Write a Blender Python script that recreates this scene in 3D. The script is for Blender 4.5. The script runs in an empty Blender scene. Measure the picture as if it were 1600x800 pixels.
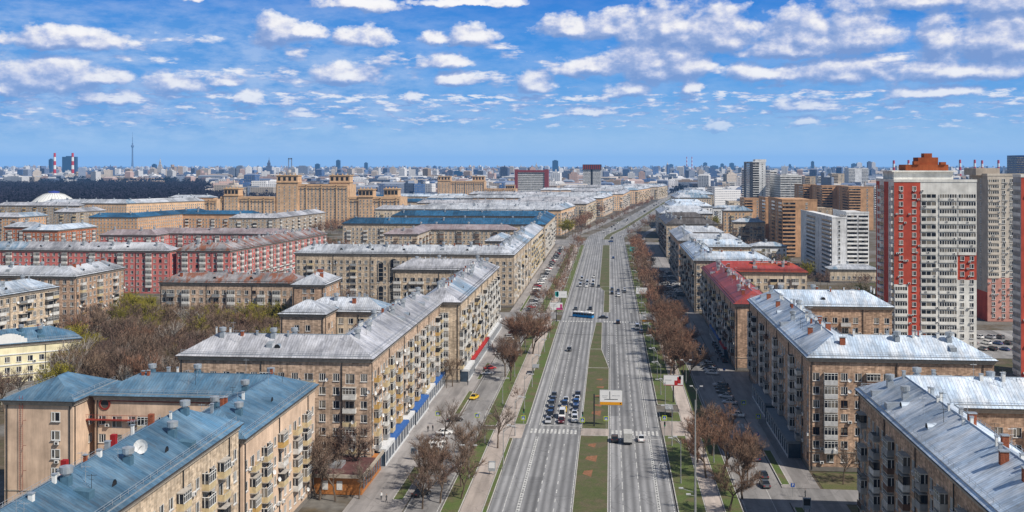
import bpy, math, random
import numpy as np
R = random.Random(7)
NR = np.random.RandomState(5)
C = bpy.context.scene.collection
rad = math.radians
PI = math.pi

# ------------------------------------------------------------------ survey of the place
# +Y runs along the avenue, +X to the right of it; the camera hovers 70 m up.
FPX = 1640.0
TH = math.atan(153 / FPX)
CT, ST = math.cos(TH), math.sin(TH)
CAMH = 70.0

def at(x, y, z=0.0):
    """sight line from the drone to a level z metres above the ground"""
    d = FPX * (CAMH - z) / (y - 258.0)
    l = (x - 800) / FPX * d
    return (l * CT - d * ST, l * ST + d * CT)

def atd(x, d):
    l = (x - 800) / FPX * d
    return (l * CT - d * ST, l * ST + d * CT)

# ------------------------------------------------------------------ mesh builder
class MB:
    def __init__(s):
        s.v = []; s.q = []; s.qm = []; s.quv = []; s.t = []; s.tm = []; s.b = []; s.n = 0
    def vert(s, p):
        s.v.append(p); s.n += 1; return s.n - 1
    def quad(s, a, b, c, d, m=0, uv=None):
        i = s.n; s.v += [a, b, c, d]; s.n += 4
        s.q.append((i, i + 1, i + 2, i + 3)); s.qm.append(m); s.quv.append(uv)
    def tri(s, a, b, c, m=0):
        i = s.n; s.v += [a, b, c]; s.n += 3
        s.t.append((i, i + 1, i + 2)); s.tm.append(m)
    def box(s, x0, y0, z0, x1, y1, z1, m=0, T=None, skip=''):
        P = [(x0, y0, z0), (x1, y0, z0), (x1, y1, z0), (x0, y1, z0), (x0, y0, z1), (x1, y0, z1), (x1, y1, z1), (x0, y1, z1)]
        if T: P = [T(p) for p in P]
        i = s.n; s.v += P; s.n += 8
        F = {'b': (3, 2, 1, 0), 't': (4, 5, 6, 7), 'f': (0, 1, 5, 4), 'r': (1, 2, 6, 5), 'k': (2, 3, 7, 6), 'l': (3, 0, 4, 7)}
        for k, f in F.items():
            if k in skip: continue
            s.q.append(tuple(i + j for j in f)); s.qm.append(m); s.quv.append(None)
    def tube(s, a, b, r0, r1, n=6, m=0, cap=True):
        a = np.array(a, float); b = np.array(b, float); d = b - a; L = np.linalg.norm(d)
        if L < 1e-6: return
        d /= L; u = np.cross(d, (0, 0, 1) if abs(d[2]) < .95 else (1, 0, 0)); u /= np.linalg.norm(u); w = np.cross(d, u)
        i = s.n
        for c, r in ((a, r0), (b, r1)):
            for k in range(n):
                t = 2 * PI * k / n; s.v.append(tuple(c + r * (math.cos(t) * u + math.sin(t) * w)))
        s.n += 2 * n
        for k in range(n):
            k2 = (k + 1) % n
            s.q.append((i + k, i + k2, i + n + k2, i + n + k)); s.qm.append(m); s.quv.append(None)
        if cap:
            s.v.append(tuple(b)); s.n += 1
            for k in range(n):
                s.t.append((i + n + k, i + n + (k + 1) % n, s.n - 1)); s.tm.append(m)
    def lathe(s, c, prof, n=14, m=0):
        i = s.n
        for (r, z) in prof:
            for k in range(n):
                t = 2 * PI * k / n; s.v.append((c[0] + r * math.cos(t), c[1] + r * math.sin(t), c[2] + z))
        s.n += n * len(prof)
        for j in range(len(prof) - 1):
            for k in range(n):
                k2 = (k + 1) % n
                s.q.append((i + j * n + k, i + j * n + k2, i + (j + 1) * n + k2, i + (j + 1) * n + k)); s.qm.append(m); s.quv.append(None)
    def batch(s, P, places):
        """many copies of another builder at (x, y, z, angle[, scale])"""
        if not places: return
        pv = P.arr()
        A = np.array([(p + (1,))[:5] if len(p) < 5 else p for p in places], float)
        c, n_ = np.cos(A[:, 3]), np.sin(A[:, 3])
        V = np.empty((len(A), len(pv), 3)); S = A[:, 4][:, None]
        V[:, :, 0] = S * (pv[:, 0] * c[:, None] - pv[:, 1] * n_[:, None]) + A[:, 0][:, None]
        V[:, :, 1] = S * (pv[:, 0] * n_[:, None] + pv[:, 1] * c[:, None]) + A[:, 1][:, None]
        V[:, :, 2] = S * pv[:, 2] + A[:, 2][:, None]
        s.b.append((V.reshape(-1, 3), len(A), len(pv), P))
    def arr(s): return np.array(s.v, float).reshape(-1, 3)
    def empty(s): return not s.q and not s.t and not s.b
    def mesh(s, name, mats, smooth=False):
        vs = [s.arr()]; n = s.n
        q = [np.array(s.q, int).reshape(-1, 4)]; qm = [np.array(s.qm, int)]
        t = [np.array(s.t, int).reshape(-1, 3)]; tm = [np.array(s.tm, int)]
        for V, cnt, k, P in s.b:
            vs.append(V)
            off = (np.arange(cnt) * k + n)[:, None, None]
            if P.q: q.append((np.array(P.q)[None] + off).reshape(-1, 4)); qm.append(np.tile(np.array(P.qm), cnt))
            if P.t: t.append((np.array(P.t)[None] + off).reshape(-1, 3)); tm.append(np.tile(np.array(P.tm), cnt))
            n += cnt * k
        V = np.concatenate(vs); Q = np.concatenate(q); T = np.concatenate(t)
        me = bpy.data.meshes.new(name)
        me.vertices.add(len(V)); me.vertices.foreach_set('co', V.astype(np.float32).ravel())
        nl = Q.size + T.size
        me.loops.add(nl); me.loops.foreach_set('vertex_index', np.concatenate([Q.ravel(), T.ravel()]).astype(np.int32))
        nf = len(Q) + len(T); me.polygons.add(nf)
        ls = np.concatenate([np.arange(len(Q)) * 4, Q.size + np.arange(len(T)) * 3]).astype(np.int32)
        me.polygons.foreach_set('loop_start', ls)
        me.polygons.foreach_set('material_index', np.concatenate(qm + tm).astype(np.int32))
        me.polygons.foreach_set('use_smooth', np.full(nf, bool(smooth)))
        if any(u is not None for u in s.quv):
            uvl = me.uv_layers.new(name='UVMap'); U = np.zeros((nl, 2), np.float32)
            for k, u in enumerate(s.quv):
                if u is not None: U[k * 4:k * 4 + 4] = u
            uvl.data.foreach_set('uv', U.ravel())
        me.update(calc_edges=True); me.validate()
        for m in (mats if isinstance(mats, (list, tuple)) else [mats]): me.materials.append(m)
        return me
    def build(s, name, mats, parent=None, smooth=False):
        o = bpy.data.objects.new(name, s.mesh(name, mats, smooth)); C.objects.link(o); o.parent = parent
        return o

def tag(o, label=None, cat=None, group=None, kind=None):
    if label: o['label'] = label
    if cat: o['category'] = cat
    if group: o['group'] = group
    if kind: o['kind'] = kind
    return o
def thing(name, label, cat, loc=(0, 0, 0), rz=0, group=None):
    o = bpy.data.objects.new(name, None); C.objects.link(o); o.location = loc; o.rotation_euler = (0, 0, rz)
    o.empty_display_size = .1
    return tag(o, label, cat, group)
def inst(name, me, parent, loc, rz=0, sc=None, color=None):
    o = bpy.data.objects.new(name, me); C.objects.link(o); o.parent = parent; o.location = loc; o.rotation_euler = (0, 0, rz)
    if sc: o.scale = sc
    if color: o.color = color
    return o
KIDS = {}
def copy_tree(root, label=None, group=None, loc=None, rz=None, sc=None, color=None):
    r = root.copy(); C.objects.link(r)
    if label: r['label'] = label
    if group: r['group'] = group
    if loc is not None: r.location = loc
    if rz is not None: r.rotation_euler = (0, 0, rz)
    if sc: r.scale = (sc, sc, sc)
    if color: r.color = color
    if root.name not in KIDS: KIDS[root.name] = [(c, list(c.children)) for c in root.children]
    for ch, gs in KIDS[root.name]:
        c = ch.copy(); C.objects.link(c); c.parent = r
        if color and ch.name.startswith('body'): c.color = color
        for g in gs:
            d = g.copy(); C.objects.link(d); d.parent = c
    return r

# ------------------------------------------------------------------ materials
MATS = {}
class NT:
    def __init__(s, tree): s.t = tree; s.t.nodes.clear()
    def n(s, typ, **kw):
        o = s.t.nodes.new(typ)
        for k, v in kw.items():
            if k == 'ins':
                for kk, vv in v.items():
                    if isinstance(vv, bpy.types.NodeSocket): s.t.links.new(vv, o.inputs[kk])
                    else: o.inputs[kk].default_value = vv
            else: setattr(o, k, v)
        return o
    def math(s, op, a, b=None, c=None, clamp=False):
        o = s.t.nodes.new('ShaderNodeMath'); o.operation = op; o.use_clamp = clamp
        for i, x in enumerate((a, b, c)):
            if x is None: continue
            if isinstance(x, bpy.types.NodeSocket): s.t.links.new(x, o.inputs[i])
            else: o.inputs[i].default_value = x
        return o.outputs[0]
    def vm(s, op, a, b=None, c=None, out=0):
        o = s.t.nodes.new('ShaderNodeVectorMath'); o.operation = op
        for i, x in enumerate((a, b, c)):
            if x is None: continue
            if isinstance(x, bpy.types.NodeSocket): s.t.links.new(x, o.inputs[i])
            else: o.inputs[i].default_value = x
        return o.outputs[out]
    def mix(s, f, a, b, mode='MIX'):
        o = s.t.nodes.new('ShaderNodeMix'); o.data_type = 'RGBA'; o.blend_type = mode
        for i, x in ((0, f), (6, a), (7, b)):
            if isinstance(x, bpy.types.NodeSocket): s.t.links.new(x, o.inputs[i])
            else: o.inputs[i].default_value = (x + (1,))[:4] if isinstance(x, tuple) else x
        return o.outputs[2]
    def ramp(s, f, stops, interp='LINEAR'):
        o = s.t.nodes.new('ShaderNodeValToRGB'); s.t.links.new(f, o.inputs[0]); cr = o.color_ramp; cr.interpolation = interp
        while len(cr.elements) < len(stops): cr.elements.new(.5)
        for e, (p, c) in zip(cr.elements, stops):
            e.position = p; e.color = (c + (1,))[:4] if isinstance(c, tuple) else (c, c, c, 1)
        return o.outputs[0]
    def noise(s, vec, scale, detail=3, rough=.55, dist=0.0, out=0):
        return s.n('ShaderNodeTexNoise', ins={'Vector': vec, 'Scale': scale, 'Detail': detail, 'Roughness': rough, 'Distortion': dist}).outputs[out]
def newmat(name):
    m = bpy.data.materials.new(name); m.use_nodes = True
    N = NT(m.node_tree)
    out = N.n('ShaderNodeOutputMaterial'); b = N.n('ShaderNodeBsdfPrincipled'); m.node_tree.links.new(b.outputs[0], out.inputs[0])
    N.b = b; N.out = out; MATS[name] = m
    return m, N
def setin(N, k, v):
    if isinstance(v, bpy.types.NodeSocket): N.t.links.new(v, N.b.inputs[k])
    else: N.b.inputs[k].default_value = (v + (1,))[:4] if isinstance(v, tuple) else v
def bump(N, h, strength=.3, dist=.05):
    o = N.n('ShaderNodeBump', ins={'Height': h, 'Strength': strength, 'Distance': dist}); N.t.links.new(o.outputs[0], N.b.inputs['Normal'])
def plain(name, col, rough=.7, metal=0, var=.25, scale=1.5, objcol=False, spec=.3):
    if name in MATS: return MATS[name]
    m, N = newmat(name)
    pos = N.n('ShaderNodeNewGeometry').outputs['Position']
    nz = N.noise(pos, scale, 4)
    base = N.n('ShaderNodeObjectInfo').outputs['Color'] if objcol else col
    k = N.ramp(nz, [(.3, 1 - var), (.7, 1 + var * .3)])
    c = N.mix(1.0, base, k, 'MULTIPLY')
    setin(N, 'Base Color', c); setin(N, 'Roughness', rough); setin(N, 'Metallic', metal); N.b.inputs['Specular IOR Level'].default_value = spec
    return m

def wallmat(name, c1, c2, brick=True, stain=.48, row=.3):
    c1 = tuple(min(.78, x * 1.5) for x in c1); c2 = tuple(min(.76, x * 1.45) for x in c2)
    """brickwork or render, weathered with vertical streaks"""
    if name in MATS: return MATS[name]
    m, N = newmat(name)
    pos = N.n('ShaderNodeNewGeometry').outputs['Position']
    sx = N.n('ShaderNodeSeparateXYZ', ins={0: pos})
    h = N.math('ADD', sx.outputs[0], sx.outputs[1])
    v = N.n('ShaderNodeCombineXYZ', ins={0: h, 1: sx.outputs[2], 2: 0.0}).outputs[0]
    if brick:
        bt = N.n('ShaderNodeTexBrick', ins={'Vector': v, 'Color1': (c1 + (1,)), 'Color2': (c2 + (1,)), 'Mortar': tuple(.6 * x + .1 for x in c1) + (1,), 'Scale': 1.0, 'Mortar Size': .02, 'Brick Width': row * 2.2, 'Row Height': row, 'Bias': 0.0})
        col = bt.outputs[0]
        wn = N.n('ShaderNodeTexWhiteNoise', noise_dimensions='2D', ins={'Vector': N.vm('FLOOR', N.vm('DIVIDE', v, (row * 2.6, row * 1.3, 1)))}).outputs[0]
        col = N.mix(1.0, col, N.ramp(wn, [(0, .72), (.5, .98), (1, 1.22)]), 'MULTIPLY')
    else:
        col = N.mix(N.noise(pos, .7, 4), c1, c2)
    streak = N.noise(N.vm('MULTIPLY', v, (1.3, .12, 1)), 1.0, 4, .65)
    blot = N.noise(pos, .22, 4, .6)
    k = N.math('MULTIPLY', N.ramp(streak, [(.3, 1 - stain), (.62, 1.05)]), N.ramp(blot, [(.3, .7), (.7, 1.12)]))
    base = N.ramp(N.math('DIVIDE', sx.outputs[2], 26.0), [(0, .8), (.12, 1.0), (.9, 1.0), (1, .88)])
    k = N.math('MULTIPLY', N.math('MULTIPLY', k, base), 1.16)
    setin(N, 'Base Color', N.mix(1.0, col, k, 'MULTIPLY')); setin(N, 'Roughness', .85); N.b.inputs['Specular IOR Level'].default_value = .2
    return m

def roofmat(name, col, patch=.12, rust=0.0, worn=(.55, .56, .6), wornk=.25, seam=.62, metal=.25, rough=.42, newer=False):
    """standing seam sheet metal: u runs along the eave, v up the slope, both in metres"""
    if name in MATS: return MATS[name]
    m, N = newmat(name)
    uv = N.n('ShaderNodeUVMap').outputs[0]
    pos = N.n('ShaderNodeNewGeometry').outputs['Position']
    sx = N.n('ShaderNodeSeparateXYZ', ins={0: uv})
    u = N.math('DIVIDE', sx.outputs[0], seam)
    fr = N.math('FRACT', u); e = N.math('ABSOLUTE', N.math('SUBTRACT', fr, .5))
    line = N.math('GREATER_THAN', e, .43)
    cell = N.n('ShaderNodeCombineXYZ', ins={0: N.math('FLOOR', u), 1: N.math('FLOOR', N.math('ADD', N.math('DIVIDE', sx.outputs[1], 2.1), N.math('MULTIPLY', N.math('FLOOR', u), .37)))}).outputs[0]
    wn = N.n('ShaderNodeTexWhiteNoise', noise_dimensions='2D', ins={'Vector': cell}).outputs[0]
    big = N.n('ShaderNodeTexWhiteNoise', noise_dimensions='2D', ins={'Vector': N.vm('FLOOR', N.vm('MULTIPLY', N.vm('ADD', uv, (3.3, .2, 0)), (.06, .0, 0)))}).outputs[0]
    c = N.mix(1.0, col, N.ramp(wn, [(0, 1 - patch), (1, 1 + patch)]), 'MULTIPLY')
    c = N.mix(1.0, c, N.ramp(big, [(0, 1 - patch * 1.6), (1, 1 + patch * 1.6)]), 'MULTIPLY')
    if newer:
        b2 = N.n('ShaderNodeTexWhiteNoise', noise_dimensions='2D', ins={'Vector': N.vm('FLOOR', N.vm('MULTIPLY', N.vm('ADD', uv, (7.7, .2, 0)), (.042, .0, 0)))}).outputs[0]
        c = N.mix(N.ramp(b2, [(0, 0.0), (.8, 0.0), (.81, .75), (.92, .75), (.93, 0.0)], 'CONSTANT'), c, (.13, .28, .42))
        c = N.mix(N.ramp(b2, [(0, .7), (.09, .7), (.1, 0.0)], 'CONSTANT'), c, (.72, .74, .78))
    n1 = N.noise(N.vm('MULTIPLY', uv, (.35, .09, 1)), 1.0, 6, .7)
    c = N.mix(N.math('MULTIPLY', N.ramp(n1, [(.42, 0.0), (.66, 1.0)]), wornk), c, worn)
    n2 = N.noise(N.vm('MULTIPLY', uv, (.9, .25, 1)), 1.0, 6, .75)
    c = N.mix(N.math('MULTIPLY', N.ramp(n2, [(.5, 0.0), (.7, 1.0)]), .5), c, (.12, .11, .11))
    bl = N.noise(N.vm('MULTIPLY', uv, (.05, .12, 1)), 1.0, 4, .6); c = N.mix(1.0, c, N.ramp(bl, [(.36, .68), (.5, .96), (.64, 1.2)]), 'MULTIPLY')
    if rust: c = N.mix(N.math('MULTIPLY', N.ramp(N.noise(N.vm('MULTIPLY', uv, (.3, .1, 1)), 1.0, 5, .7), [(.47, 0.0), (.56, 1.0)]), rust), c, (.3, .1, .04))
    c = N.mix(N.math('MULTIPLY', line, .38), c, (.05, .06, .08))
    setin(N, 'Base Color', c); setin(N, 'Roughness', N.ramp(n1, [(.3, rough - .06), (.7, rough + .2)])); setin(N, 'Metallic', metal)
    wob = N.noise(N.vm('MULTIPLY', uv, (1.6, .5, 1)), 1.0, 2)
    bump(N, N.math('ADD', N.math('MULTIPLY', line, .05), N.math('MULTIPLY', wob, .12)), .6, 1.0)
    return m

def glassmat(name, dark, light):
    m, N = newmat(name)
    pos = N.n('ShaderNodeNewGeometry').outputs['Position']
    rnd = N.n('ShaderNodeTexWhiteNoise', noise_dimensions='3D', ins={'Vector': N.vm('FLOOR', N.vm('MULTIPLY', N.vm('ADD', pos, (.3, .3, .2)), (.62, .62, .33)))}).outputs[0]
    c = N.ramp(rnd, [(0, dark), (.52, dark), (.6, light), (.76, tuple(.4 * a + .6 * b for a, b in zip(light, dark))), (1, tuple(.5 * a for a in light))], 'CONSTANT')
    setin(N, 'Base Color', c); setin(N, 'Roughness', .12); N.b.inputs['Specular IOR Level'].default_value = .55
    return m
GLASS = glassmat('window_glass', (.012, .016, .024), (.22, .2, .17))
WHITE = plain('white_frame', (.78, .78, .76), .5, var=.1)
BROWNF = plain('brown_frame', (.1, .05, .03), .6)
SILL = plain('tin_sill', (.5, .52, .54), .5)
DARK = plain('dark_void', (.02, .02, .022), .7)
PARA = plain('balcony_parapet', (1, 1, 1), .75, objcol=True, var=.3)
SLAB = plain('balcony_slab', (.45, .42, .38), .85, var=.3)
GALV = plain('galvanised', (.5, .54, .58), .4, .5, var=.25)
BLUEGALV = plain('blue_painted_tin', (.1, .2, .28), .5, .2)
BRICKCH = plain('chimney_brick', (.33, .1, .05), .85, var=.5, scale=4)
IRON = plain('dark_iron', (.03, .032, .035), .6)
PLASTICW = plain('white_plastic', (.75, .75, .74), .5)
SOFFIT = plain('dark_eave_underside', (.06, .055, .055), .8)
TRIM = plain('pale_cornice', (.46, .4, .33), .8, var=.3)

# ------------------------------------------------------------------ facade prototypes (local +y points out of the wall)
def window_mb(w, h, fr=.09, dep=.1, mull=1, fm=1, sill=True, tr=True):
    b = MB(); x0, x1 = -w / 2, w / 2
    yi, yo = -dep, -dep + .07
    b.quad((x1, yi, 0), (x0, yi, 0), (x0, yi, h), (x1, yi, h), 0)
    b.box(x0, yi, 0, x1, yo, fr, fm); b.box(x0, yi, h - fr, x1, yo, h, fm)
    b.box(x0, yi, fr, x0 + fr, yo, h - fr, fm); b.box(x1 - fr, yi, fr, x1, yo, h - fr, fm)
    for k in range(mull):
        xm = x0 + (k + 1) * w / (mull + 1) + (.12 * w if mull == 1 else 0)
        b.box(xm - fr * .6, yi, fr, xm + fr * .6, yo - .004, h - fr, fm)
    if sill: b.box(x0 - .08, -dep, -.07, x1 + .08, .14, -.004, 2)
    return b
WM = [GLASS, WHITE, SILL]; WMB = [GLASS, BROWNF, SILL]
W_REC = window_mb(1.55, 1.8)               # sits in a real opening
W_REC2 = window_mb(1.55, 1.8, mull=2)
def proud(b):                                # same window brought 0.17 m forward for flat walls
    c = MB(); c.v = [(x, y + .12, z) for x, y, z in b.v]; c.q = b.q; c.qm = b.qm; c.quv = b.quv; c.t = b.t; c.tm = b.tm; c.n = b.n
    return c
W_PR = proud(window_mb(1.5, 1.75, fr=.13))
W_WIDE = proud(window_mb(3.2, 1.6, fr=.12, mull=3))
DOOR_REC = window_mb(2.1, 2.3, mull=1, sill=False)
ME = {}
PIPE = MB(); PIPE.tube((0, 0, 0), (0, 0, 1), .1, .1, 5)
def proto(key, mb, mats):
    if key not in ME: ME[key] = mb.mesh(key, mats)
    return ME[key]

def balcony_mb(kind, w=3.0, d=1.15):
    b = MB(); x0, x1 = -w / 2, w / 2
    b.box(x0, .02, -.16, x1, d, 0, 1)
    if kind == 'bay':                         # fully enclosed stacked bay
        b.box(x0, .02, .0, x1, d, 1.0, 0)
        gl(b, x0, x1, d, 1.0, 2.75, 3, 4)
        return b
    if kind in ('open', 'glazed', 'dark'):
        b.box(x0, d - .08, 0, x1, d, 1.05, 0); b.box(x0, .02, 0, x0 + .08, d - .08, 1.05, 0); b.box(x1 - .08, .02, 0, x1, d - .08, 1.05, 0)
        b.box(x0 - .04, d - .1, 1.054, x1 + .04, d + .03, 1.11, 1)
    if kind == 'rail':
        for k in range(13):
            x = x0 + k * w / 12; b.box(x - .02, d - .05, 0, x + .02, d - .01, 1.05, 5)
        b.box(x0, d - .06, 1.05, x1, d, 1.12, 5); b.box(x0, d - .03, .25, x1, d - .02, .95, 0)
    if kind == 'glazed': gl(b, x0, x1, d, 1.1, 2.62, 3, 4); b.box(x0 - .08, .02, 2.62, x1 + .08, d + .1, 2.7, 1)
    if kind == 'dark': gl(b, x0, x1, d, 1.1, 2.5, 5, 4); b.box(x0 - .1, .02, 2.5, x1 + .1, d + .25, 2.58, 1)
    return b
def gl(b, x0, x1, d, z0, z1, fm, gm):
    b.quad((x1 - .02, d - .05, z0), (x0 + .02, d - .05, z0), (x0 + .02, d - .05, z1), (x1 - .02, d - .05, z1), gm)
    b.quad((x0 + .03, d - .05, z0), (x0 + .03, .02, z0), (x0 + .03, .02, z1), (x0 + .03, d - .05, z1), gm)
    b.quad((x1 - .03, .02, z0), (x1 - .03, d - .05, z0), (x1 - .03, d - .05, z1), (x1 - .03, .02, z1), gm)
    n = 4
    for k in range(n + 1):
        x = x0 + k * (x1 - x0) / n; b.box(max(x0, x - .05), d - .045, z0, min(x1, x + .05), d - .003, z1, fm)
    b.box(x0, d - .044, z0, x1, d - .004, z0 + .09, fm); b.box(x0, d - .044, z1 - .12, x1, d - .004, z1, fm); b.box(x0, d - .044, z1 - .55, x1, d - .006, z1 - .49, fm)
    for x in (x0, x1 - .03):
        b.box(x, .4, z0, x + .034, .5, z1, fm); b.box(x, .02, z1 - .12, x + .034, d - .05, z1, fm)
BM = [PARA, SLAB, WHITE, WHITE, GLASS, IRON]
BALK = ('open', 'glazed', 'dark', 'rail', 'bay')
BALMB = {k: balcony_mb(k) for k in BALK}
_gl = gl
def gl(*a): pass
BASEMB = {k: balcony_mb(k) for k in BALK}
gl = _gl
GLZ = {}
for k_, a_ in (('bay', (-1.5, 1.5, 1.15, 1.0, 2.75, 3, 4)), ('glazed', (-1.5, 1.5, 1.15, 1.1, 2.62, 3, 4)), ('dark', (-1.5, 1.5, 1.15, 1.1, 2.5, 5, 4))):
    GLZ[k_] = MB(); gl(GLZ[k_], *a_)

def ac_mb():
    b = MB(); b.box(-.42, .12, 0, .42, .5, .6, 0); b.lathe((0, 0, 0), [], 3) if False else None
    b.box(-.25, .5, .08, .2, .515, .5, 1); b.box(-.38, 0, -.06, -.34, .48, 0, 1); b.box(.34, 0, -.06, .38, .48, 0, 1)
    return b
def dish_mb(r=.45):
    b = MB(); n = 14
    ax = np.array((.35, .9, .25)); ax /= np.linalg.norm(ax); u = np.cross(ax, (0, 0, 1)); u /= np.linalg.norm(u); w = np.cross(u, ax)
    c = np.array((0, .5, 0.)); rings = []
    for rr, dz in ((.05, -.12), (.6, -.07), (1, 0.02)):
        i = b.n
        for k in range(n):
            t = 2 * PI * k / n; b.v.append(tuple(c + r * (rr * (math.cos(t) * u + math.sin(t) * w)) + ax * dz))
        b.n += n; rings.append(i)
    for j in range(2):
        for k in range(n):
            k2 = (k + 1) % n; b.q.append((rings[j] + k, rings[j] + k2, rings[j + 1] + k2, rings[j + 1] + k)); b.qm.append(0); b.quv.append(None)
    b.tube((0, 0, -.1), tuple(c - ax * .1), .03, .03, 4, 1); b.tube(tuple(c - ax * .1), tuple(c + ax * .35 - w * .1), .015, .015, 4, 1)
    return b

# ------------------------------------------------------------------ ribbon buildings
def norm2(a): l = math.hypot(*a); return (a[0] / l, a[1] / l)
def offset(pts, o):
    """shift a polyline sideways by o (positive = to the left), mitred"""
    out = []
    n = len(pts)
    for i in range(n):
        ds = []
        if i > 0: ds.append(norm2((pts[i][0] - pts[i - 1][0], pts[i][1] - pts[i - 1][1])))
        if i < n - 1: ds.append(norm2((pts[i + 1][0] - pts[i][0], pts[i + 1][1] - pts[i][1])))
        ns = [(-d[1], d[0]) for d in ds]
        if len(ns) == 1: m = ns[0]; k = 1
        else:
            m = norm2((ns[0][0] + ns[1][0], ns[0][1] + ns[1][1])); k = 1 / max(.3, m[0] * ns[0][0] + m[1] * ns[0][1])
        out.append((pts[i][0] + m[0] * o * k, pts[i][1] + m[1] * o * k))
    return out
def shrink(pts, e):
    p = [tuple(x) for x in pts]
    d = norm2((p[1][0] - p[0][0], p[1][1] - p[0][1])); p[0] = (p[0][0] + d[0] * e, p[0][1] + d[1] * e)
    d = norm2((p[-2][0] - p[-1][0], p[-2][1] - p[-1][1])); p[-1] = (p[-1][0] + d[0] * e, p[-1][1] + d[1] * e)
    return p

CREAM, OCHRE, BROWN, GREY, WHT = (.62, .5, .3, 1), (.55, .36, .13, 1), (.16, .09, .06, 1), (.3, .31, .32, 1), (.72, .71, .68, 1)
STAT = {'win': 0, 'bal': 0}

def place_parts(name, root, items, me_of, mb_of, mats_of, limit, color_of=None):
    """items: (x, y, z, rz, key, color); the nearest become objects, the rest one object"""
    items = sorted(items, key=lambda t: t[0] ** 2 + t[1] ** 2)
    if mb_of is None: items = items[:limit]
    for it in items[:limit]:
        if name == 'balcony' and it[4] in GLZ:
            o = inst(name, proto('balcony_base_' + it[4], BASEMB[it[4]], BM), root, it[:3], it[3])
            inst('glazing', proto('balcony_glazing_' + it[4], GLZ[it[4]], BM), o, (0, 0, 0))
        else: o = inst(name, me_of(it[4]), root, it[:3], it[3])
        if it[5]: o.color = it[5]
    rest = items[limit:]
    if rest:
        b = MB(); 
        for key in sorted(set(i[4] for i in rest)):
            b.batch(mb_of(key), [i[:4] for i in rest if i[4] == key])
        o = b.build(name, mats_of(rest[0][4]), root); o['kind'] = 'stuff'
        if rest[0][5]: o.color = rest[0][5]

def facade(b, p0, p1, H, fh, z1st, cols, openings, m=0):
    """wall with real openings; openings(c, r) -> (w, h, zoff) or None. returns cell centres"""
    dx, dy = p1[0] - p0[0], p1[1] - p0[1]; L = math.hypot(dx, dy); ux, uy = dx / L, dy / L
    nx, ny = uy, -ux
    def P(s, z, o=0): return (p0[0] + ux * s + nx * o, p0[1] + uy * s + ny * o, z)
    cw = L / cols; rows = int((H - z1st - .6) / fh)
    b.quad(P(0, 0), P(L, 0), P(L, z1st), P(0, z1st), m)
    top = z1st + rows * fh
    b.quad(P(0, top), P(L, top), P(L, H), P(0, H), m)
    res = []
    D = -.13
    for r in range(rows):
        za, zb = z1st + r * fh, z1st + (r + 1) * fh
        for c in range(cols):
            sa, sb = c * cw, (c + 1) * cw; op = openings(c, r)
            if op is None: b.quad(P(sa, za), P(sb, za), P(sb, zb), P(sa, zb), m); continue
            w, h, zo = op; w = min(w, cw - .2); mid = (sa + sb) / 2; s0, s1 = mid - w / 2, mid + w / 2; z0, z1 = za + zo, za + zo + h
            b.quad(P(sa, za), P(s0, za), P(s0, zb), P(sa, zb), m); b.quad(P(s1, za), P(sb, za), P(sb, zb), P(s1, zb), m)
            if zo > .001: b.quad(P(s0, za), P(s1, za), P(s1, z0), P(s0, z0), m)
            b.quad(P(s0, z1), P(s1, z1), P(s1, zb), P(s0, zb), m)
            b.quad(P(s0, z0), P(s0, z0, D), P(s0, z1, D), P(s0, z1), m); b.quad(P(s1, z0, D), P(s1, z0), P(s1, z1), P(s1, z1, D), m)
            b.quad(P(s0, z0), P(s1, z0), P(s1, z0, D), P(s0, z0, D), m); b.quad(P(s0, z1, D), P(s1, z1, D), P(s1, z1), P(s0, z1), m)
            res.append((mid, c, r, z0))
    rz = math.atan2(-nx, ny)
    return [(P(s, z), c, r, rz) for (s, c, r, z) in res], rows

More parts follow.
